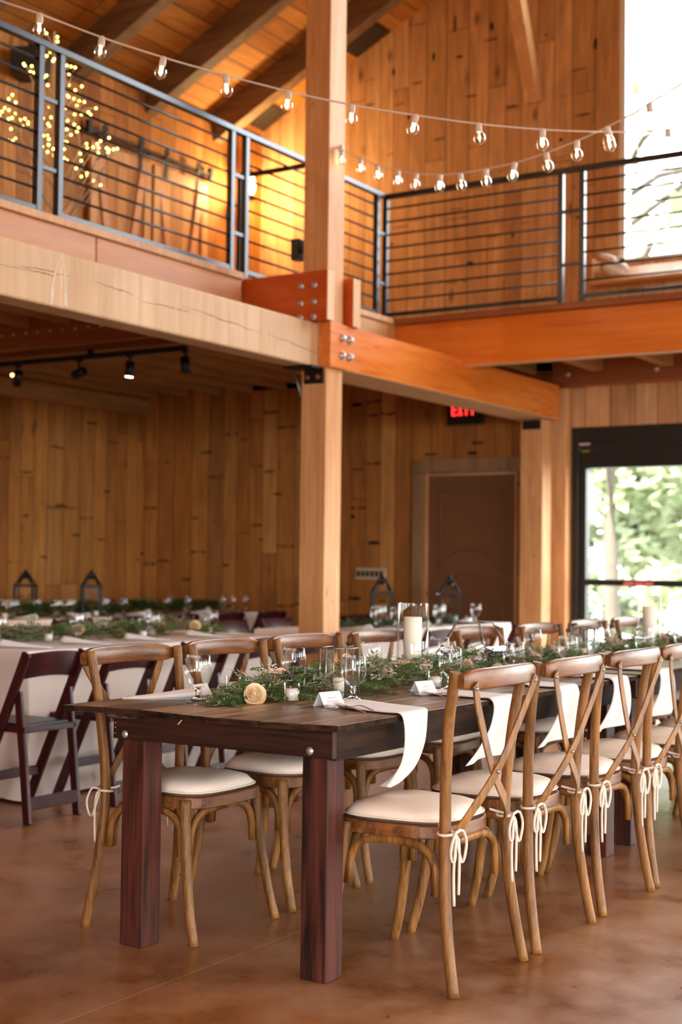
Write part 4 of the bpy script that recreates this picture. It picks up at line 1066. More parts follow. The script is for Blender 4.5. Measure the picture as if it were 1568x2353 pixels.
# ================================================================== tableware
Z0 = .7605
def goblet(label, group, loc):
    t = empty('water_goblet', loc, 0, label, 'glass', group)
    MB().lathe([(1e-4, .0015), (.034, .0), (.036, .002), (.032, .005), (.016, .010), (.008, .018), (.0075, .026), (.0105, .032), (.0075, .038), (.009, .044), (.012, .047), (1e-4, .0495)], 28).build('stem_and_foot', M['glass'], t)
    MB().lathe([(1e-4, .0498), (.012, .0475), (.018, .050), (.031, .062), (.040, .082), (.0425, .102), (.0405, .125), (.0375, .147), (.0370, .1485), (.0362, .147), (.0390, .125), (.0410, .102), (.0385, .083), (.029, .064), (.016, .053), (1e-4, .052)], 28).build('bowl', M['bowl'], t)
    return t
g0 = None
def put_goblet(x, y, label, z=Z0, group='water goblets'):
    global g0
    if g0 is None: g0 = goblet(label, group, (x, y, z)); g0.scale = (1.07, 1.07, 1.05)
    else: copy_tree(g0, None, label, group, (x, y, z), U(0, 6))
GA = [(-.66, .225, 'empty water goblet at the table\'s near left end, by the garland tip'),
      (-.285, .60, 'empty water goblet in front of the hexagonal lantern, nearest on the right side'),
      (-.66, .79, 'empty water goblet on the left side behind the pale peach rose'),
      (-.61, 1.25, 'empty water goblet on the left side just before the tall candle cylinder'),
      (-.22, 1.18, 'empty water goblet on the right side above the second place card'),
      (-.62, 1.84, 'empty water goblet on the left side just right of the tall candle cylinder'),
      (-.22, 1.73, 'empty water goblet on the right side before the glass terrarium'),
      (-.66, 2.88, 'empty water goblet on the left side beyond the glass terrarium'),
      (-.24, 2.33, 'empty water goblet on the right side between terrarium and glass lanterns'),
      (-.17, 3.10, 'empty water goblet in front of the far candle cylinder'),
      (-.60, 3.62, 'empty water goblet beyond the far hexagonal lantern'),
      (-.20, 3.75, 'empty water goblet at the right picture edge beside the far candle')]
for x, y, lab in GA: put_goblet(x, y, lab)
GB = [(-3.50, 2.10, 'left picture edge'), (-3.44, 2.00, 'left picture edge, slightly nearer'), (-3.50, 2.72, 'third from the left'), (-3.58, 2.80, 'beside the white rose'), (-3.44, 3.26, 'before the pink rose'), (-3.24, 3.10, 'just left of the pink rose'), (-3.26, 3.70, 'right end of its garland')]
for x, y, lab in GB: put_goblet(x, y, 'empty goblet on the middle white table, %s' % lab, .7635)
GC = [(-3.05, 5.40), (-3.12, 5.58), (-2.95, 5.52), (-2.95, 6.20), (-2.90, 6.08), (-2.92, 6.75)]
for i, (x, y) in enumerate(GC): put_goblet(x, y, 'empty goblet on the white table near the brown door, %s from the left' % ORD[i], .7635)
GD = [(-5.98, 4.56), (-5.80, 4.46), (-5.90, 4.60), (-5.70, 4.85), (-5.76, 4.95), (-5.72, 5.02), (-5.80, 5.56), (-5.88, 5.62), (-5.72, 5.70), (-5.78, 6.35), (-5.70, 6.55), (-5.80, 7.2), (-5.75, 7.3), (-5.70, 7.42), (-5.85, 5.2), (-6.05, 5.0)]
for i, (x, y) in enumerate(GD): put_goblet(x, y, 'small blurred goblet on the far table by the board wall, %s from the left' % ORD[i], .7635)

# ---- votives
def votive(label, loc):
    t = empty('votive_candle', loc, 0, label, 'candle')
    MB().lathe([(1e-4, 0), (.021, 0), (.0245, .003), (.0285, .066), (.0275, .066), (.0235, .010), (1e-4, .009)], 24).build('glass_holder', M['thin'], t)
    MB().lathe([(1e-4, .0095), (.0205, .0095), (.0215, .045), (.019, .048), (1e-4, .0475)], 20).build('wax', M['wax_white'], t)
    MB().tube([(0, 0, .047), (.001, 0, .055)], .0008, 5).build('wick', M['wick'], t)
    return t
VA = [((-.40, .395), 'white votive candle in clear glass before the garland, beside the cream rose'), ((-.70, .475), 'white votive candle in clear glass behind the near tip of the garland'),
      ((-.275, 1.16), 'white votive candle in clear glass behind the second place card'), ((-.30, 1.95), 'white votive candle in clear glass by the terrarium, below the peach rose'), ((-.39, 3.15), 'clear glass votive right of the far hexagonal lantern')]
v0 = None
for (x, y), lab in VA:
    if v0 is None: v0 = votive(lab, (x, y, Z0))
    else: copy_tree(v0, None, lab, None, (x, y, Z0))
for i, (x, y) in enumerate(((-3.40, 2.38), (-3.25, 3.02), (-3.53, 3.42))): copy_tree(v0, None, 'small white votive on the middle white table, %s from the left' % ORD[i], None, (x, y, .7635))
for i, (x, y) in enumerate(((-5.75, 4.35), (-5.72, 5.35), (-5.70, 6.0), (-5.75, 6.9))): copy_tree(v0, None, 'small votive on the dim far table, %s from the left' % ORD[i], None, (x, y, .7635))
copy_tree(v0, None, 'small clear votive glass on the table near the brown door', None, (-2.88, 6.55, .7635))
fl = empty('candle_flame_votive', (-5.86, 4.36, .7635), 0, 'lit amber votive candle at the far left picture edge', 'candle')
MB().lathe([(1e-4, 0), (.028, 0), (.032, .07), (.030, .07), (.026, .01), (1e-4, .01)], 18).build('glass_holder', M['thin'], fl)
MB().lathe([(1e-4, .011), (.022, .011), (.022, .035), (1e-4, .035)], 14).build('wax', M['wax_white'], fl)
MB().lathe([(1e-4, .036), (.007, .046), (.004, .062), (1e-4, .074)], 10).build('flame', M['flame'], fl)
fl.name = 'votive_candle'

# ---- hexagonal glass lantern
def hex_lantern(label, loc, rz, candle_label, r=.070, h=.172):
    t = empty('glass_lantern', loc, rz, label, 'lantern')
    P = [(r*math.cos(math.pi/3*k), r*math.sin(math.pi/3*k)) for k in range(6)]
    fr_ = MB()
    for k in range(6):
        a, b = P[k], P[(k+1) % 6]
        fr_.tube([(a[0], a[1], .002), (a[0], a[1], h)], .0038, 6)
        for z in (.003, h-.002): fr_.tube([(a[0], a[1], z), (b[0], b[1], z)], .0024, 6)
    fr_.build('metal_frame', M['zinc'], t)
    for k in range(6):
        a, b = P[k], P[(k+1) % 6]
        n = Vector(((a[0]+b[0])/2, (a[1]+b[1])/2)).normalized()*.0008
        mb = MB(); mb.add([(a[0]+n.x, a[1]+n.y, .003), (b[0]+n.x, b[1]+n.y, .003), (b[0]+n.x, b[1]+n.y, h-.003), (a[0]+n.x, a[1]+n.y, h-.003),
                           (a[0]-n.x, a[1]-n.y, .003), (b[0]-n.x, b[1]-n.y, .003), (b[0]-n.x, b[1]-n.y, h-.003), (a[0]-n.x, a[1]-n.y, h-.003)],
                          [(0, 1, 2, 3), (7, 6, 5, 4), (0, 4, 5, 1), (1, 5, 6, 2), (2, 6, 7, 3), (3, 7, 4, 0)])
        mb.build('glass_panel', M['thin'], t)
    MB().add([(x*.98, y*.98, .001) for x, y in P]+[(x*.98, y*.98, .003) for x, y in P], [tuple(reversed(range(6))), tuple(range(6, 12))]+[(k, (k+1) % 6, (k+1) % 6+6, k+6) for k in range(6)]).build('mirror_base', M['silver'], t)
    c = empty('votive_candle', (loc[0], loc[1], loc[2]+.0035), 0, candle_label, 'candle')
    MB().lathe([(1e-4, 0), (.019, 0), (.0235, .058), (.022, .062), (1e-4, .061)], 22).build('wax', M['wax'], c)
    MB().tube([(0, 0, .061), (.001, 0, .069)], .0008, 5).build('wick', M['wick'], c)
    return t
hex_lantern('hexagonal clear glass lantern with thin metal edges, on the near table end', (-.400, .690, Z0), .35, 'ivory votive candle inside the near hexagonal glass lantern')
hex_lantern('hexagonal clear glass lantern farther down the table, right of the terrarium', (-.44, 3.00, Z0), .1, 'ivory votive candle inside the farther hexagonal glass lantern')

# ---- glass cylinders with pillar candles
def hurricane(label, loc, clabel, r=.064, h=.308, cr=.0365, ch=.245):
    t = empty('glass_cylinder', loc, 0, label, 'vase')
    MB().lathe([(1e-4, 0), (r-.002, 0), (r, .003), (r, h), (r-.003, h+.001), (r-.0035, h-.002), (r-.0035, .008), (1e-4, .008)], 40).build('glass_wall', M['thin'], t)
    c = empty('pillar_candle', (loc[0], loc[1], loc[2]+.0085), 0, clabel, 'candle')
    MB().lathe([(1e-4, 0), (cr, 0), (cr, ch-.004), (cr-.003, ch), (.012, ch-.002), (1e-4, ch-.006)], 32).build('wax', M['wax'], c)
    MB().tube([(0, 0, ch-.008), (.001, .0, ch+.002), (-.002, .0, ch+.009)], .0011, 6).build('wick', M['wick'], c)
hurricane('tall clear glass cylinder in the middle of the nearest table', (-.55, 1.48, Z0), 'thick ivory pillar candle in the near glass cylinder')
hurricane('tall clear glass cylinder far down the table at the right edge', (-.44, 3.91, Z0), 'thick ivory pillar candle in the far glass cylinder')

# ---- geometric terrarium
def terrarium(label, loc, rz, k=1.0):
    t = empty('glass_terrarium', loc, rz, label, 'terrarium')
    n = 5
    T = [(.082*k*math.cos(2*math.pi*i/n), .082*k*math.sin(2*math.pi*i/n), .195*k) for i in range(n)]
    Mi = [(.142*k*math.cos(2*math.pi*i/n), .142*k*math.sin(2*math.pi*i/n), .105*k) for i in range(n)]
    Mo = [(.148*k*math.cos(2*math.pi*(i+.5)/n), .148*k*math.sin(2*math.pi*(i+.5)/n), .070*k) for i in range(n)]
    Bt = [(.09*k*math.cos(2*math.pi*(i+.5)/n), .09*k*math.sin(2*math.pi*(i+.5)/n), .004) for i in range(n)]
    E_ = []; F_ = []
    for i in range(n):
        j = (i+1) % n
        E_ += [(T[i], T[j]), (T[i], Mi[i]), (Mi[i], Mo[i]), (Mo[i], Mi[j]), (Mo[i], Bt[i]), (Bt[i], Bt[j])]
        F_ += [(T[i], Mi[i], Mo[i], Mi[j], T[j]), (Mo[i], Bt[i], Bt[j], Mo[j], Mi[j])]
    fr_ = MB()
    for a, b in E_: fr_.tube([a, b], .0028*k, 6)
    fr_.build('metal_frame', M['zinc'], t)
    for f in F_:
        c_ = sum((Vector(p) for p in f), Vector())/len(f)
        nn = (Vector(f[1])-Vector(f[0])).cross(Vector(f[2])-Vector(f[0])).normalized()*.0007
        a = [Vector(p)*.998+nn for p in f]; b = [Vector(p)*.998-nn for p in f]; m_ = len(f)
        MB().add(a+b, [tuple(range(m_)), tuple(reversed(range(m_, 2*m_)))]+[(q, q+m_, (q+1) % m_+m_, (q+1) % m_) for q in range(m_)]).build('glass_panel', M['thin'], t)
terrarium('geometric glass terrarium with dark metal edges, between the goblets past the tall candle', (-.59, 2.09, Z0), .5, 1.08)
terrarium('small geometric glass terrarium at the far right edge of the table', (-.40, 4.42, Z0), .2, .9)

# ---- salt shaker
ss = empty('salt_shaker', (-.60, 1.19, Z0), 0, 'small glass salt shaker with a chrome dome, left of the tall candle', 'shaker')
MB().lathe([(1e-4, 0), (.016, 0), (.018, .004), (.0145, .055), (.013, .058), (1e-4, .058)], 10).build('glass_body', M['glass'], ss)
MB().lathe([(.0135, .056), (.0145, .060), (.0145, .074), (.010, .084), (1e-4, .088)], 16).build('dome_cap', M['silver'], ss)
ss.location = (-.62, 1.33, Z0)

# ---- place cards
def card(label, loc, rz, writing=True):
    t = empty('place_card', loc, rz, label, 'card')
    mb = MB(); th = .0006
    mb.prism([(-.024, 0), (-.024+th, 0), (0, .040), (.024-th, 0), (.024, 0), (0, .0415)], 'x', -.042, .042)
    mb.build('folded_card', M['card'], t); t.scale = (1.14, 1.14, 1.14)
    if writing:
        wr = MB(); rn = random.Random(int(loc[1]*1000))
        for row, (z, n, x0) in enumerate(((.024, 7, -.018), (.015, 9, -.024))):
            x = x0
            for q in range(n):
                yy = -(.024-.024*z/.0412)-.0012
                h = rn.uniform(.001, .0035)
                wr.tube([(x, yy-.0002, z), (x+.002, yy+h*.5, z+h), (x+.0042, yy-.0002, z-.0004)], .00035, 4); x += .0052
        wr.build('handwriting', M['ink'], t)
    return t
CR = [(-.245, .385), (-.215, .965), (-.215, 1.56), (-.22, 2.10), (-.22, 2.68)]
for i, (x, y) in enumerate(CR):
    card('white folded place card on the right side of the table, %s one' % ORD[i], (x, y, Z0), math.radians(90-12))
CL = [(-.745, .345), (-.74, .93), (-.74, 1.50)]
for i, (x, y) in enumerate(CL):
    card('white folded place card on the left side of the table, %s one' % ORD[i], (x, y, Z0), math.radians(90+8), False)

# ---- cutlery
def fork(label, p, q, group='cutlery', n=4, cls='fork'):
    """p = tine tips, q = handle end"""
    p, q = Vector(p), Vector(q); L_ = (q-p).length; ang = math.atan2(q.y-p.y, q.x-p.x)
    t = empty(cls, p, ang, label, cls, group)
    if cls == 'fork':
        h = MB(); h.sweep(smoothpath([(.075, 0, .006), (.10, 0, .004), (.15, 0, .012), (L_-.01, 0, .005), (L_, 0, .004)], 5), [(-.0028, -.001), (.0028, -.001), (.0028, .001), (-.0028, .001)], up=(0, 0, 1),
                          scales=[(1.3, 1)]*3+[(1, 1.2)]*14+[(1.5, 1)]*4)
        h.build('handle', M['silver'], t, .0004)
        hd_ = MB(); hd_.sweep([(.05, 0, .0035), (.06, 0, .003), (.075, 0, .005), (.082, 0, .006)], [(-.011, -.0008), (.011, -.0008), (.011, .0008), (-.011, .0008)], scales=[(1, 1), (1, 1), (.6, 1), (.3, 1)])
        hd_.build('fork_head', M['silver'], t, .0003)
        for k in range(n):
            y = -.0093+.0062*k
            MB().sweep([(0, y*.92, .010), (.02, y, .006), (.052, y, .0035)], [(-.0014, -.0008), (.0014, -.0008), (.0014, .0008), (-.0014, .0008)], scales=[.5, 1, 1]).build('tine', M['silver'], t)
    else:
        MB().sweep([(.11, 0, .003), (.13, 0, .004), (L_-.01, 0, .004), (L_, 0, .004)], [(-.0045, -.0024), (.0045, -.0024), (.0045, .0024), (-.0045, .0024)], scales=[.7, .8, 1.1, .8]).build('handle', M['silver'], t, .0008)
        MB().sweep([(0, .002, .0015), (.02, .0, .0015), (.06, 0, .0015), (.112, 0, .002)], [(-.009, -.0006), (.009, -.0006), (.009, .0006), (-.009, .0006)], scales=[(.2, 1), (.9, 1), (1, 1), (.6, 1)]).build('blade', M['silver'], t)
    return t
for i, dy in enumerate((0, .57, 1.15, 1.70)):
    fork('silver dinner fork beside the napkin, %s seat of the right-hand row' % ORD[i], (-.245, .345+dy, Z0+.001), (-.030, .252+dy, Z0))
    fork('shorter silver fork crossing the dinner fork, %s seat of the right-hand row' % ORD[i], (-.215, .375+dy, Z0+.006), (-.012, .275+dy, Z0+.003))
    fork('silver table knife tucked beyond the napkin, %s seat of the right-hand row' % ORD[i], (-.205, .56+dy, Z0), (.015, .50+dy, Z0), cls='knife')

# ---- napkins
def ribbon(name, rows, mat, label, cat, group=None, nu=10, sub=5, th=.0025, ripple=.0):
    """rows: list of (left point, right point, bulge vector)"""
    Lp = smoothpath([r[0] for r in rows], sub); Rp = smoothpath([r[1] for r in rows], sub)
    vs = []; n = len(Lp)
    for i in range(n):
        a, b = Lp[i], Rp[i]
        for k in range(nu+1):
            u = k/nu; p = a.lerp(b, u)
            t_ = i/(n-1)
            if ripple and t_ > .45:
                nrm = Vector((1, 0, 0)); p = p + nrm*ripple*math.sin(u*8+1)*(t_-.45)
            vs.append(p)
    fs = [(i*(nu+1)+k, i*(nu+1)+k+1, (i+1)*(nu+1)+k+1, (i+1)*(nu+1)+k) for i in range(n-1) for k in range(nu)]
    o = MB().add(vs, fs, True).build(name, mat, None, 0, None, True, th)
    return tag(o, label, cat, group)
def nap_right(i, dy, kind):
    z = Z0+.0065
    if kind == 0:
        rows = [((-.30, .44, z), (-.295, .575, z)), ((-.20, .37, z), (-.22, .575, z)), ((-.10, .31, z), (-.12, .53, z)), ((.03, .285, z), (.02, .49, z)), ((.078, .282, z-.001), (.076, .455, z)),
                ((.090, .284, z-.03), (.092, .430, z-.02)), ((.088, .288, z-.09), (.094, .408, z-.10)), ((.074, .288, z-.15), (.080, .372, z-.17)), ((.045, .285, z-.195), (.050, .328, z-.215)), ((.012, .290, z-.228), (.018, .306, z-.234))]
    else:
        rows = [((-.30, .42, z), (-.295, .50, z)), ((-.20, .36, z), (-.20, .52, z)), ((-.10, .34, z), (-.10, .53, z)), ((.03, .325, z), (.03, .51, z)), ((.078, .32, z-.001), (.078, .50, z)),
                ((.094, .315, z-.03), (.094, .492, z-.03)), ((.100, .27, z-.09), (.100, .49, z-.08)), ((.100, .20, z-.14), (.100, .485, z-.13)), ((.094, .15, z-.175), (.094, .48, z-.165)), ((.085, .10, z-.205), (.085, .475, z-.195))]
    rows = [((a[0], a[1]+dy, a[2]), (b[0], b[1]+dy, b[2])) for a, b in rows]
    ribbon('napkin', rows, M['napkin'], 'white napkin draped over the table edge, %s seat of the right-hand row' % ORD[i], 'napkin', 'napkins over the right table edge', ripple=.03)
for i, (dy, kd) in enumerate(((0, 0), (.585, 1), (1.16, 1), (1.70, 1), (2.26, 1))): nap_right(i, dy, kd)
def nap_left(label, loc, rz, group):
    t = empty('napkin', loc, rz, label, 'napkin', group)
    # a flat folded napkin whose right end is a roll
    prof = []
    n = 14; vs = []
    for i in range(n+1):
        u = i/n; x = -.12+.26*u
        w_ = .018+.040*min(1, u*1.6)*(1-.25*u); h = .004+.038*u**1.3
        for k in range(16):
            a = 2*math.pi*k/16
            yy = w_*math.cos(a); zz = h*.5*math.sin(a)+h*.5
            if zz < .0015: zz = .0015
            vs.append((x, yy, zz))
    fs = [(i*16+k, i*16+(k+1) % 16, (i+1)*16+(k+1) % 16, (i+1)*16+k) for i in range(n) for k in range(16)]
    MB().add(vs, fs, True).build('rolled_cloth', M['napkin'], t, 0, None, True, .0018)
    B(-.13, .10, -.045, .02, .0, .0014).build('flat_fold', M['napkin'], t)
    return t
n0 = nap_left('white napkin lying across the near left corner of the plank table', (-.835, .255, Z0), math.radians(34), 'napkins lying flat')
copy_tree(n0, None, 'white napkin lying at the second seat of the left-hand row', None, (-.84, .86, Z0), math.radians(26))
copy_tree(n0, None, 'white napkin lying at the third seat of the left-hand row', None, (-.84, 1.42, Z0), math.radians(4))
for i, (x, y, a) in enumerate(((-3.14, 2.42, 388), (-3.14, 2.95, 394), (-3.12, 3.50, 385), (-3.14, 1.95, 390))):
    copy_tree(n0, None, 'white napkin on the near side of the middle white table, %s listed from the left' % ['second', 'third', 'fourth', 'first'][i], None, (x, y, .7635), math.radians(a-180))
for i, (x, y) in enumerate(((-5.78, 4.55), (-5.74, 5.10), (-5.78, 5.85), (-5.74, 6.70))):
    copy_tree(n0, None, 'pale napkin on the dim far table, %s from the left' % ORD[i], None, (x, y, .7635), math.radians(10*i))
for i, (x, y) in enumerate(((-2.98, 4.95), (-2.98, 5.8), (-2.98, 6.45))):
    copy_tree(n0, None, 'white napkin on the table near the brown door, %s from the left' % ORD[i], None, (x, y, .7635), math.radians(-5*i))

# ================================================================== black tapered lanterns
def barn_lantern(label, loc, rz, k=1.0):
    t = empty('candle_lantern', loc, rz, label, 'lantern')
    r, h = .074*k, .25*k
    fr_ = MB(); 
    fr_.box(-r-.008, r+.008, -r-.008, r+.008, 0, .012)
    P = [(-r, -r), (r, -r), (r, r), (-r, r)]
    for x, y in P: fr_.bar((x, y, .01), (x, y, h), .017*k, .017*k, (1, 0, 0))
    for z in (.02, h):
        for q in range(4): fr_.bar((P[q][0], P[q][1], z), (P[(q+1) % 4][0], P[(q+1) % 4][1], z), .020*k, .018*k)
    fr_.build('lantern_frame', M['black_iron'], t)
    tp = MB(); r2 = .020*k; h2 = h+.10*k
    Q = [(-r2, -r2), (r2, -r2), (r2, r2), (-r2, r2)]
    for q in range(4): tp.tube(smoothpath([(P[q][0], P[q][1], h), (P[q][0]*.60, P[q][1]*.60, h+.052*k), (Q[q][0], Q[q][1], h2)], 3), .009*k, 6)
    tp.prism([(-r2-.01, -r2-.01), (r2+.01, -r2-.01), (r2+.01, r2+.01), (-r2-.01, r2+.01)], 'z', h2-.012, h2)
    tp.lathe([(.042*k, h+.058*k), (.034*k, h2-.01), (1e-4, h2-.01)], 4)
    tp.lathe([(r2*1.6, h2), (.006, h2+.03*k), (.006, h2+.04*k), (1e-4, h2+.042*k)], 8)
    tp.build('lantern_roof', M['black_iron'], t)
    for q in range(4):
        a, b = P[q], P[(q+1) % 4]
        n = Vector((a[0]+b[0], a[1]+b[1])).normalized()*.001
        MB().add([(a[0]+n.x, a[1]+n.y, .02), (b[0]+n.x, b[1]+n.y, .02), (b[0]+n.x, b[1]+n.y, h-.006), (a[0]+n.x, a[1]+n.y, h-.006),
                  (a[0]-n.x, a[1]-n.y, .02), (b[0]-n.x, b[1]-n.y, .02), (b[0]-n.x, b[1]-n.y, h-.006), (a[0]-n.x, a[1]-n.y, h-.006)],
                 [(0, 1, 2, 3), (7, 6, 5, 4), (0, 4, 5, 1), (1, 5, 6, 2), (2, 6, 7, 3), (3, 7, 4, 0)]).build('glass_panel', M['thin'], t)
    return t
barn_lantern('black metal candle lantern at the far left on the dim table', (-6.23, 5.05, .7635), .56)
barn_lantern('black metal candle lantern, right one of the pair on the dim table', (-5.93, 5.52, .7635), .85, 1.0)
barn_lantern('black metal candle lantern on the white table just right of the post', (-3.24, 5.80, .7635), .60)
barn_lantern('black metal candle lantern on the white table in front of the brown door', (-3.0, 6.45, .7635), .50)
# ================================================================== garlands
rg = random.Random(21)
def frond_proto(r, L_=.15, pairs=11, w_=.05):
    """flat cedar spray in the xy plane, growing along +x"""
    F = MB()
    curve = lambda x: -.12*x*x/L_*1.2
    for i in range(pairs):
        u = (i+.6)/pairs; x = L_*u
        for s_ in (-1, 1):
            ln = w_*(1-u)**.7*r.uniform(.75, 1.1)+.006; an = math.radians(r.uniform(32, 48))*s_
            dx, dy = math.cos(an), math.sin(an); z0 = curve(x)
            m_ = max(2, int(ln/.0085))
            for q in range(m_):
                v = (q+.5)/m_; px, py = x+dx*ln*v, dy*ln*v; zz = z0-.3*ln*v*v
                for s2 in (-1, 1):
                    a2 = an+s2*math.radians(36); l2 = .0105*(1-.45*v); w2 = .0030
                    ex, ey = math.cos(a2)*l2, math.sin(a2)*l2; nx, ny = -math.sin(a2)*w2, math.cos(a2)*w2
                    F.add([(px, py, zz), (px+ex*.5+nx, py+ey*.5+ny, zz+.001), (px+ex, py+ey, zz-.002), (px+ex*.5-nx, py+ey*.5-ny, zz+.001)], [(0, 1, 2, 3)], False)
            a2 = an; F.add([(px-dx*ln*.2, py-dy*ln*.2, zz), (px+dy*.002, py-dx*.002, zz), (px+dx*.012, py+dy*.012, zz-.002), (px-dy*.002, py+dx*.002, zz)], [(0, 1, 2, 3)])
    return F
FR = [frond_proto(rg, .15, 12, .045), frond_proto(rg, .12, 10, .05), frond_proto(rg, .17, 13, .04)]
def olive_proto(r, L_=.13, n=16):
    F = MB()
    for i in range(n):
        u = (i+1)/n; x = L_*u; s_ = 1 if i % 2 else -1
        an = math.radians(r.uniform(20, 50))*s_; el = r.uniform(-.4, .6); l2 = r.uniform(.022, .036); w2 = .0042
        d = Vector((math.cos(an)*math.cos(el), math.sin(an)*math.cos(el), math.sin(el))); sd = Vector((-math.sin(an), math.cos(an), 0)); b = Vector((x, 0, -.4*x*x))
        F.add([b, b+d*l2*.45+sd*w2, b+d*l2, b+d*l2*.45-sd*w2, b+d*l2*.5-Vector((0, 0, .0015))], [(0, 1, 4), (1, 2, 4), (2, 3, 4), (3, 0, 4)])
    return F
OL = [olive_proto(rg), olive_proto(rg, .1, 13)]
def put(dst, src, p, yaw, pitch, roll, k=1.0, zmin=None):
    m_ = Matrix.Translation(p) @ Matrix.Rotation(yaw, 4, 'Z') @ Matrix.Rotation(pitch, 4, 'Y') @ Matrix.Rotation(roll, 4, 'X') @ Matrix.Scale(k, 4)
    vs = [m_ @ Vector(v) for v in src.v]
    if zmin is not None: vs = [Vector((v.x, v.y, max(v.z, zmin + (v.x*13.7 % .004)))) for v in vs]
    dst.add(vs, src.f, False)
ROSE_AV = []
def garland(label, path, n, width, height, zt, seed, olive=.35, flowers=0, berries=(), tip=True, dark=False, scale=1.0, avoid=()):
    r = random.Random(seed)
    t = empty('garland', (0, 0, 0), 0, label, 'garland')
    P = [Vector(p) for p in path]
    segs = [(P[i+1]-P[i]).length for i in range(len(P)-1)]; T = sum(segs)
    def at_(u):
        d = u*T
        for i, s_ in enumerate(segs):
            if d <= s_ or i == len(segs)-1: return P[i].lerp(P[i+1], min(1, d/s_)), (P[i+1]-P[i]).normalized()
            d -= s_
    A = MB(); Bm = MB(); S = MB(); W_ = MB()
    def env(u):
        return min(1, .12+u*T/.32)*min(1, .35+(1-u)*T/.25)
    for i in range(n):
        u = (i+r.random())/n; p, d = at_(u); e = env(u)
        sd = Vector((-d.y, d.x, 0)); o_ = r.gauss(0, .42)*width*e
        if abs(o_) > width*e: o_ = math.copysign(width*e*r.random(), o_)
        hh = height*e*(1-(o_/(width*e+1e-6))**2)*r.uniform(.25, 1.0)
        pos = p+sd*o_; pos.z = zt+.006+hh
        if any((pos.x-ax)**2+(pos.y-ay)**2 < ar*ar for ax, ay, ar in avoid): continue
        yaw = math.atan2(d.y, d.x)+(math.pi if r.random() < .62 else 0)+r.gauss(0, .55)
        if abs(o_) > width*.35: yaw = math.atan2(sd.y*o_, sd.x*o_)+r.gauss(0, .6)
        k = r.uniform(.75, 1.1)*scale
        tip_ = pos+Vector((math.cos(yaw), math.sin(yaw), 0))*.13*k
        if any((tip_.x-ax)**2+(tip_.y-ay)**2 < (ar*.9)**2 for ax, ay, ar in avoid): continue
        if r.random() < olive: put(Bm, r.choice(OL), pos, yaw, r.uniform(-.5, .15), r.uniform(-.6, .6), k, zt+.002)
        else: put(A, r.choice(FR), pos, yaw, r.uniform(-.35, .12), r.uniform(-.7, .7), k, zt+.002)
        if i % 6 == 0: S.tube([pos-Vector((math.cos(yaw), math.sin(yaw), 0))*.04, pos+Vector((math.cos(yaw), math.sin(yaw), .05))*.09], .0016, 4)
    if tip:
        p, d = at_(0); yaw = math.atan2(-d.y, -d.x)
        for q in range(9): put(A, FR[q % 3], p+Vector((r.uniform(-.01, .03), r.uniform(-.03, .04), .008-p.z+zt)), yaw+r.uniform(-.1, .5), r.uniform(0, .08), r.uniform(-.2, .2), .85, zt+.002)
    tag(A.build('cedar_sprays', M['cedar_dark'] if dark else M['cedar'], t, fix=False), kind='stuff')
    if Bm.v: tag(Bm.build('olive_sprigs', M['olive'], t, fix=False), kind='stuff')
    if S.v: tag(S.build('stems', M['stem'], t, fix=False), kind='stuff')
    for (fx, fy, fz) in flowers or ():
        base_ = Vector((fx, fy, zt+.02))
        for q in range(40):
            tp_ = Vector((fx+r.gauss(0, .017), fy+r.gauss(0, .017), zt+fz-.012+r.gauss(0, .011)))
            if tp_.z < zt+.01: tp_.z = zt+.01
            for a in range(5):
                an = a*1.257+q; c_ = tp_+Vector((math.cos(an), math.sin(an), 0))*.0030
                W_.sphere(c_, .0029, 5, 3, (1, 1, .7))
            if q % 2 == 0: S2 = W_.tube([base_.lerp(tp_, .6), tp_], .0006, 3)
    if W_.v: tag(W_.build('waxflowers', M['waxflower'], t, fix=False), kind='stuff')
    for (bx_, by_, bz_) in berries:
        bm_ = MB()
        for q in range(24): bm_.sphere((bx_+r.gauss(0, .012), by_+r.gauss(0, .012), zt+bz_+r.gauss(0, .011)), .0048, 7, 5)
        bm_.build('berry_cluster', M['berry'], t, fix=False)
    return t
AV = [(-.66, .225, .062), (-.285, .60, .045), (-.40, .69, .078), (-.40, .395, .058), (-.70, .475, .035), (-.55, 1.48, .064), (-.66, .79, .04), (-.61, 1.25, .04), (-.22, 1.18, .045), (-.275, 1.16, .035), (-.22, 1.73, .04), (-.59, 2.09, .10), (-.24, 2.33, .04), (-.62, 1.33, .02), (-.62, 1.84, .04), (-.44, 3.0, .07), (-.44, 3.91, .06), (-.66, 2.88, .04), (-.17, 3.1, .04), (-.39, 3.15, .03), (-.245, .385, .05), (-.215, .965, .05), (-.40, 4.42, .10), (-.30, 1.95, .03)] + [(-.475, .275, .055), (-.545, .545, .02), (-.51, 1.335, .03), (-.405, 1.655, .03), (-.36, 2.25, .03)]
garland('cedar and olive garland with waxflowers running down the nearest table', [(-.555, .27, 0), (-.52, .45, 0), (-.53, .75, 0), (-.47, 1.1, 0), (-.47, 1.5, 0), (-.47, 2.0, 0), (-.46, 2.38, 0)], 620, .130, .085, Z0, 31, .42,
        [(-.53, .46, .11), (-.53, .37, .05), (-.42, 1.05, .07), (-.36, 1.24, .095), (-.45, 1.12, .09), (-.46, 1.60, .14), (-.42, 1.78, .09), (-.40, .95, .05)],
        [(-.46, .47, .075), (-.50, .93, .10), (-.51, 1.00, .085), (-.40, 1.90, .09), (-.38, 1.98, .085), (-.44, 1.55, .10)], True, False, 1.0, AV)
garland('green garland on the second plank table towards the glass door', [(-.46, 2.42, 0), (-.46, 3.2, 0), (-.46, 4.0, 0), (-.46, 4.8, 0)], 380, .14, .085, Z0, 33, .45,
        [(-.40, 2.6, .09), (-.44, 3.4, .09)], [], False, False, 1.05, AV)
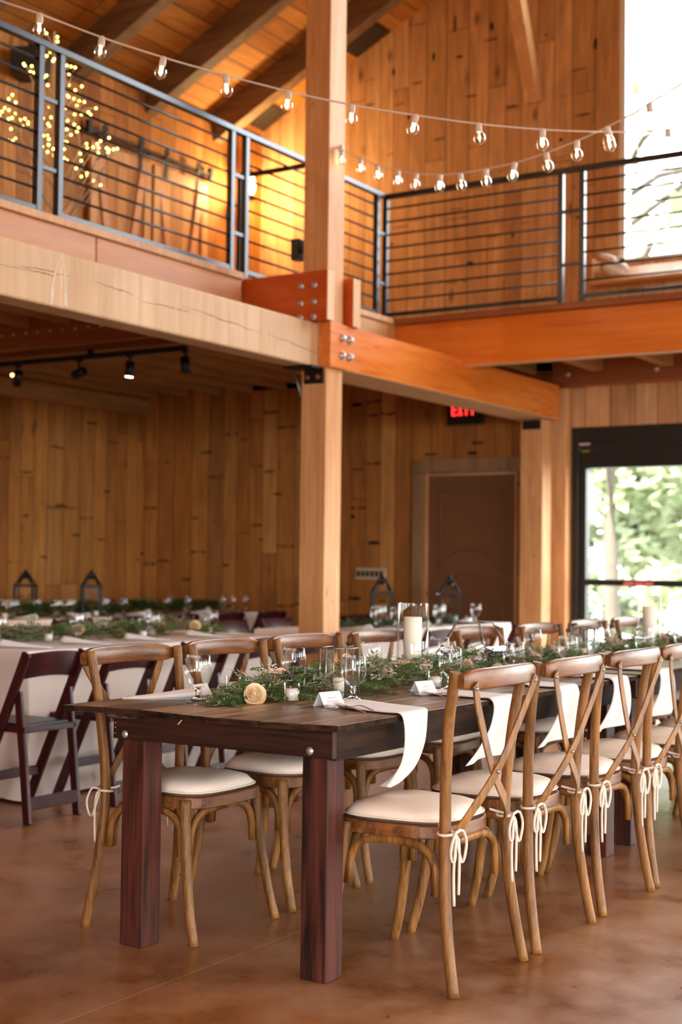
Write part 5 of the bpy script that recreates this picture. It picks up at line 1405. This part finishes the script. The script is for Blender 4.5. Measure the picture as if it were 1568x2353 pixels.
garland('green garland along the middle white table behind the left-hand chairs', [(-3.60, 1.78, 0), (-3.58, 2.4, 0), (-3.58, 3.0, 0), (-3.54, 3.6, 0), (-3.48, 3.98, 0)], 400, .14, .075, .7635, 35, .62, [], [], False, False, 1.1,
        [(-3.5, 2.1, .04), (-3.5, 2.72, .04), (-3.44, 3.26, .04), (-3.40, 2.38, .04), (-3.25, 3.02, .04)])
garland('dark green garland on the dim far table by the board wall', [(-6.10, 4.1, 0), (-6.10, 5.0, 0), (-6.10, 6.0, 0), (-6.05, 7.5, 0)], 380, .18, .11, .7635, 37, .1, [], [], False, True, 1.3)
garland('small dark garland on the white table near the brown door', [(-3.2, 5.0, 0), (-3.2, 6.0, 0), (-3.15, 6.9, 0)], 120, .10, .04, .7635, 39, .2, [], [], False, True, 1.0)

# ---- roses
def rose_mesh(r, seed):
    rr_ = random.Random(seed); mb = MB()
    # (petals, radius, how far the petal closes over the top in degrees from the axis, centre height)
    layers = [(2, .20, 24, .40), (3, .32, 34, .36), (3, .46, 46, .30), (4, .62, 58, .22), (5, .80, 72, .12), (5, .98, 86, .02), (5, 1.12, 100, -.06)]
    for li, (n, rad, top, cz) in enumerate(layers):
        for k in range(n):
            a0 = 2*math.pi*k/n+li*2.4+rr_.uniform(-.15, .15); wid = 2*math.pi/n*1.3; g = 8; vs = []
            tp = math.radians(top+rr_.uniform(-6, 6)); kk = rr_.uniform(.93, 1.06)
            for i in range(g+1):
                v = i/g
                for j in range(g+1):
                    u = j/g*2-1; a = a0+u*wid*.5
                    th = math.pi-(math.pi-tp)*v*(1-.16*u*u*v)
                    R_ = r*rad*kk*(1+.05*u*(1 if k % 2 else -1))
                    curl = max(0, v-.8)/.2
                    rr2 = R_*math.sin(th)+r*.15*curl**2*(.4+rad); z = R_*math.cos(th)*.95+r*cz - r*.05*curl**2*(li > 3)
                    z += r*.05*math.sin(u*5+k*2)*v*v
                    vs.append((rr2*math.cos(a), rr2*math.sin(a), z))
            fs = [(i*(g+1)+j, i*(g+1)+j+1, (i+1)*(g+1)+j+1, (i+1)*(g+1)+j) for i in range(g) for j in range(g)]
            mb.add(vs, fs, True)
    return mb
RS = [(-.485, .305, .030, .036, (-.9, 1.15), 'rose_cream', 'cream rose at the near end of the garland, beside a votive'),
      (-.545, .545, .075, .034, (.6, .4), 'rose', 'pale peach rose on top of the garland, left of the hexagonal lantern'),
      (-.50, .86, .055, .030, (-.6, .9), 'rose', 'peach rose seen through the nearest right-side goblet'),
      (-.51, 1.335, .065, .034, (-.7, .7), 'rose_cream', 'cream rose at the foot of the tall candle cylinder'),
      (-.405, 1.665, .060, .034, (-.8, .9), 'rose', 'peach rose in front of the terrarium, behind a goblet'),
      (-.34, 1.82, .040, .026, (-.3, .8), 'rose_cream', 'small cream rose low beside the peach rose near the terrarium'),
      (-.36, 2.25, .055, .033, (-.6, .8), 'rose', 'peach rose right of the terrarium, above the second chair back'),
      (-.50, 2.75, .055, .032, (-.6, .8), 'rose_cream', 'cream rose seen through a goblet beyond the terrarium'),
      (-.47, 3.45, .07, .036, (-.7, .8), 'rose', 'pale rose just right of the far hexagonal lantern'),
      (-.45, 4.15, .07, .034, (-.7, .8), 'rose', 'peach rose at the right picture edge beyond the far candle'),
      (-3.70, 2.40, .06, .036, (.8, .7), 'rose_cream', 'yellow cream rose on the middle white table, leftmost'),
      (-3.55, 2.78, .06, .036, (.8, .7), 'rose_cream', 'white rose behind a goblet on the middle white table'),
      (-3.62, 3.20, .06, .034, (.8, .7), 'rose_cream', 'cream rose half hidden in the middle table\'s garland'),
      (-3.52, 3.50, .06, .036, (.8, .7), 'rose', 'pink peach rose on the middle white table'),
      (-3.42, 3.74, .06, .036, (.8, .7), 'rose_cream', 'cream rose at the right end of the middle table\'s garland'),
      (-5.95, 6.85, .05, .036, (.8, .5), 'rose', 'small orange rose on the dim far table'),
      (-6.0, 7.45, .06, .036, (.8, .5), 'rose_cream', 'blurred cream rose at the right end of the dim far table')]
for i, (x, y, z, r, (tl_, yaw), mt, lab) in enumerate(RS):
    zt = Z0 if x > -1 else .7635
    t = empty('rose', (x, y, zt+z-.01), 0, lab, 'flower')
    dv = (Vector((2.2-x, -3.5-y, 0)).normalized() + Vector((.25*math.sin(i*2.3), .1*math.cos(i*3.1), .55 if i else .25))).normalized()
    t.rotation_euler = dv.to_track_quat('Z', 'Y').to_euler(); r *= .80; t.location.z = zt+max(z*.95, r*1.05)
    rose_mesh(r, i).build('petals', M[mt], t, fix=False)
    MB().tube([(0, 0, .004), (0, 0, -.012)], .003, 6).build('stem', M['cedar'], t)

# ================================================================== string lights
def string_light(label, pts, bulbs):
    t = empty('string_lights', (0, 0, 0), 0, label, 'string lights')
    cord = MB().tube(smoothpath(pts, 4), .0042, 6).build('cord', M['white_plastic'], t)
    bp = None
    for i, p in enumerate(bulbs):
        p = Vector(p)
        if bp is None:
            g_ = MB().lathe([(1e-4, -.102), (.011, -.100), (.021, -.093), (.0275, -.080), (.0285, -.070), (.0262, -.058), (.019, -.047), (.0125, -.040), (.0115, -.036)], 20).build('bulb', M['bulb_glass'], t)
            g_.location = p
            MB().lathe([(1e-4, .004), (.009, .004), (.0145, -.002), (.0155, -.038), (.0125, -.042), (1e-4, -.042)], 14).build('socket', M['white_plastic'], g_)
            MB().tube([(-.006, 0, -.042), (-.008, 0, -.072), (0, 0, -.082), (.008, 0, -.072), (.006, 0, -.042)], .0012, 5).sphere((0, 0, -.068), .0055, 8, 6, (1, 1, 1.3)).build('filament', M['lamp_hot'], g_)
            bp = g_
            bp.rotation_euler = (.05, .1, 0)
        else:
            c = copy_tree(bp, t); c.location = p; KIDS[t.name].remove(c) if c in KIDS[t.name] else None
            c.rotation_euler = (U(-.15, .15), U(-.25, .12), U(0, 6))
    return t
S1 = [(-2.248, 1.045, 3.665), (-2.053, 1.24, 3.585), (-1.856, 1.436, 3.519), (-1.653, 1.64, 3.463), (-1.445, 1.848, 3.413), (-1.231, 2.061, 3.375), (-1.01, 2.283, 3.352), (-0.791, 2.502, 3.337), (-0.561, 2.731, 3.335), (-0.315, 2.978, 3.352), (-0.096, 3.196, 3.387)]
string_light('nearer string of clear bulbs on a white cord, passing in front of the post', [(-2.9, .395, 4.0), (-2.452, 0.842, 3.745)]+S1+[(0.5, 3.79, 3.52), (1.5, 4.8, 4.0)], S1+[(.15, 3.44, 3.43), (.37, 3.66, 3.48)])
S2 = [(-2.659, 4.232, 3.927), (-2.434, 4.106, 3.809), (-2.258, 4.007, 3.717), (-2.029, 3.879, 3.619), (-1.843, 3.775, 3.549), (-1.612, 3.645, 3.481), (-1.428, 3.542, 3.438), (-1.205, 3.416, 3.401), (-0.969, 3.284, 3.368), (-0.729, 3.149, 3.352), (-0.506, 3.024, 3.348), (-0.300, 2.908, 3.356), (-0.034, 2.759, 3.383)]
string_light('sagging string of clear bulbs tied to the post and crossing the first string', S2+[(.471, 2.476, 3.50), (1.4, 1.95, 3.95)], S2+[(.23, 2.61, 3.43)])
sh = empty('cord_hook', (-2.68, 4.232, 3.95), 0, 'small white plug and hook fixing the light string to the post', 'hook')
MB().cyl((-.014, 0, 0), .006, .03, 8, 'x').build('hook_screw', M['zinc'], sh)
MB().sphere((.02, -.01, -.015), .022, 10, 8, (1, 1, 1.2)).tube([(.02, -.01, -.02), (.03, -.01, -.05), (.01, -.01, -.085), (.03, -.02, -.11)], .006, 6).build('plug', M['white_plastic'], sh)

# ================================================================== outside
struct('floor_outside', B(-60, 40, 8.25, 90, -1.1, -.85), M['ground'])
struct('floor_outside_side', B(7.75, 50, -25, 8.24, -.4, -.15), M['ground'])
struct('floor_outside_near', B(-40, 7.74, -30, -9.3, -.4, -.15), M['ground'])
def car(label, loc, rz, van=False):
    t = empty('car', loc, rz, label, 'car')
    if van: prof = [(-2.4, .35), (2.35, .35), (2.4, .95), (1.75, 1.0), (1.2, 1.50), (-2.35, 1.54), (-2.42, .9)]
    else: prof = [(-2.1, .35), (2.1, .35), (2.15, .75), (1.15, .98), (.45, 1.42), (-1.2, 1.46), (-1.95, 1.05), (-2.15, .8)]
    MB().prism(prof, 'y', -.85, .85).build('body', M['car_white'], t, .12)
    win = [(1.05, .98), (.42, 1.36), (-1.1, 1.38), (-1.6, 1.02)] if not van else [(1.6, 1.02), (1.15, 1.40), (.3, 1.42), (.3, 1.02)]
    MB().prism(win, 'y', -.862, .862).build('side_window', M['car_glass'], t, .02)
    for x in (-1.35, 1.35):
        for s_ in (-1, 1): MB().cyl((x, s_*.78-.1, .33), .33, .2, 18, 'y').build('wheel', M['tyre'], t)
    return t
car('white parked car with a rounded front beyond the glass door', (-8.55, 20.0, -.85), math.radians(12), False)
car('white parked van at the right edge beyond the glass door', (-3.5, 20.5, -.85), math.radians(8), True)
car('small white car parked far off between the two others', (-13.2, 42, -.85), math.radians(10))
def leaf_tree(label, loc, h, r, n, seed, low=.25):
    rr_ = random.Random(seed); t = empty('tree', loc, 0, label, 'tree')
    tk_ = MB().tube(smoothpath([(0, 0, 0), (rr_.uniform(-.1, .1), rr_.uniform(-.1, .1), h*.3), (rr_.uniform(-.2, .2), .1, h*.6), (rr_.uniform(-.4, .4), 0, h*.9)], 3), .09*h/8, 8, True, [1-.08*k for k in range(10)])
    for k in range(7):
        a = rr_.uniform(0, 6.28); z = h*rr_.uniform(.3, .75); L2 = r*rr_.uniform(.5, .9)
        tk_.tube([(0, 0, z), (math.cos(a)*L2*.5, math.sin(a)*L2*.5, z+L2*.35), (math.cos(a)*L2, math.sin(a)*L2, z+L2*.5)], .04*h/8, 5)
    tk_.build('trunk', M['bark'], t)
    cl = [(rr_.gauss(0, r*.45), rr_.gauss(0, r*.45), h*rr_.uniform(low, 1.0), rr_.uniform(.25, .5)*r*.7) for _ in range(30)]
    mb = MB()
    for i in range(n):
        cx_, cy_, cz_, cr_ = rr_.choice(cl)
        d = Vector((rr_.gauss(0, 1), rr_.gauss(0, 1), rr_.gauss(0, 1))).normalized()*cr_*rr_.random()**.4
        p = Vector((cx_, cy_, cz_))+d; a = rr_.uniform(0, 6.28); e = rr_.uniform(-1, 1); s_ = rr_.uniform(.14, .34)
        u = Vector((math.cos(a), math.sin(a), e)).normalized()*s_; v = Vector((-math.sin(a), math.cos(a), rr_.uniform(-.6, .6))).normalized()*s_*.6
        mb.add([p-u, p-v, p+u, p+v], [(0, 1, 2, 3)])
    mb.build('foliage', M['tree_leaf'], t, fix=False)
TR = [(-9.8, 27, 9, 3.0), (-4.6, 28, 9, 3.0), (-15.0, 31, 10, 3.0), (-10.5, 35, 10, 3.6), (-4.0, 37, 11, 3.6), (-16.5, 39, 12, 3.6), (-22, 44, 12, 4), (-14.5, 47, 12, 4), (-7.5, 45, 12, 4), (.5, 44, 12, 4), (2.5, 29, 9, 3.2), (-28, 55, 13, 5), (-19, 57, 13, 5), (-10, 56, 13, 5)]
for i, (x, y, h, r) in enumerate(TR):
    leaf_tree('pale green leafy tree outside, %s of the trees seen through the glass' % (ORD+['']*3)[i], (x, y, -.85), h, r, 4500, 50+i, .05)
for i, (x, y, h, r, n_) in enumerate(((-6.3, 18.5, 12.5, 2.6, 500), (-2.4, 25.5, 13, 2.2, 500))):
    leaf_tree(['tall thinly leaved tree seen through the upstairs window', 'second thin tree at the right edge of the upstairs window'][i], (x, y, -.85), h, r, n_, 90+i, .42)
# fallen bits on the floor
for i, (x, y) in enumerate(((-.60, .93), (-1.30, .55), (-.35, 1.35), (.62, .40), (.30, -.15), (-.9, -.35))):
    o = MB().add([(0, 0, .002), (.012, .004, .004), (.022, 0, .002), (.012, -.006, .0025)], [(0, 1, 2, 3)]).build('dry_leaf', M['stem'], None, solid=.001, fix=False)
    o.location = (x, y, 0.001); o.rotation_euler = (0, 0, i*1.3); tag(o, 'tiny dry leaf scrap on the concrete floor, %s of the scattered bits' % ORD[i], 'leaf scrap')
# white cloth on the upstairs sill
cm = MB(); rr_ = random.Random(2)
cm.sphere((0, 0, .04), .09, 14, 9, (1.3, .7, .5)).sphere((-.10, 0, .14), .05, 12, 8, (1.7, .5, .45)).sphere((.03, .0, .09), .07, 12, 8, (1.2, .6, .6))
o = cm.build('bundled_cloth', M['napkin']); o.location = (-2.22, 7.90, 3.72); o.rotation_euler = (0, .35, 0); tag(o, 'bundled white cloth lying on the upstairs window sill', 'cloth')

# ================================================================== warm fill lamps added out of view to brighten hall and roof
for x, y, z in ((1.5, -2.5, 5.6), (2.6, 3.0, 5.6), (-4.8, -1.5, 5.2)):
    pl = empty('pendant_lamp', (x, y, z), 0, 'plain warm pendant lamp above the hall, at %.1f and %.1f metres' % (x, y), 'lamp')
    pl['label'] = {(1.5, -2.5): 'warm pendant lamp over the near half of the hall', (2.6, 3.0): 'warm pendant lamp over the far half of the hall', (-4.8, -1.5): 'warm pendant lamp over the near mezzanine'}[(x, y)]
    MB().lathe([(1e-4, .10), (.05, .10), (.16, .0), (.155, -.002), (.045, .09), (1e-4, .09)], 20).build('shade', M['black_iron'], pl)
    MB().tube([(0, 0, .1), (0, 0, roofz(x)-z-.0)], .005, 6).build('cord', M['black_iron'], pl)
    MB().sphere((0, 0, .03), .04, 12, 8).build('bulb', M['sconce_glass'], pl)
    lamp('pendant_light', 'POINT', (x, y, z-.08), (70 if x > 0 else 70)*LK, (1, .66, .34), shadow_soft_size=.08)

# ------------------------------------------------------------------ view
scene.view_settings.view_transform = 'Standard'; scene.view_settings.look = 'None'
scene.view_settings.exposure = EXPOSURE; scene.view_settings.gamma = 1.0
scene.view_settings.use_curve_mapping = False
c = scene.cycles
c.max_bounces = 10; c.diffuse_bounces = 5; c.glossy_bounces = 4; c.transmission_bounces = 10; c.transparent_max_bounces = 24
c.caustics_reflective = False; c.caustics_refractive = False; c.blur_glossy = 1.0; c.sample_clamp_indirect = 6.0
c.use_denoising = True
try: c.denoiser = 'OPENIMAGEDENOISE'
except Exception: pass
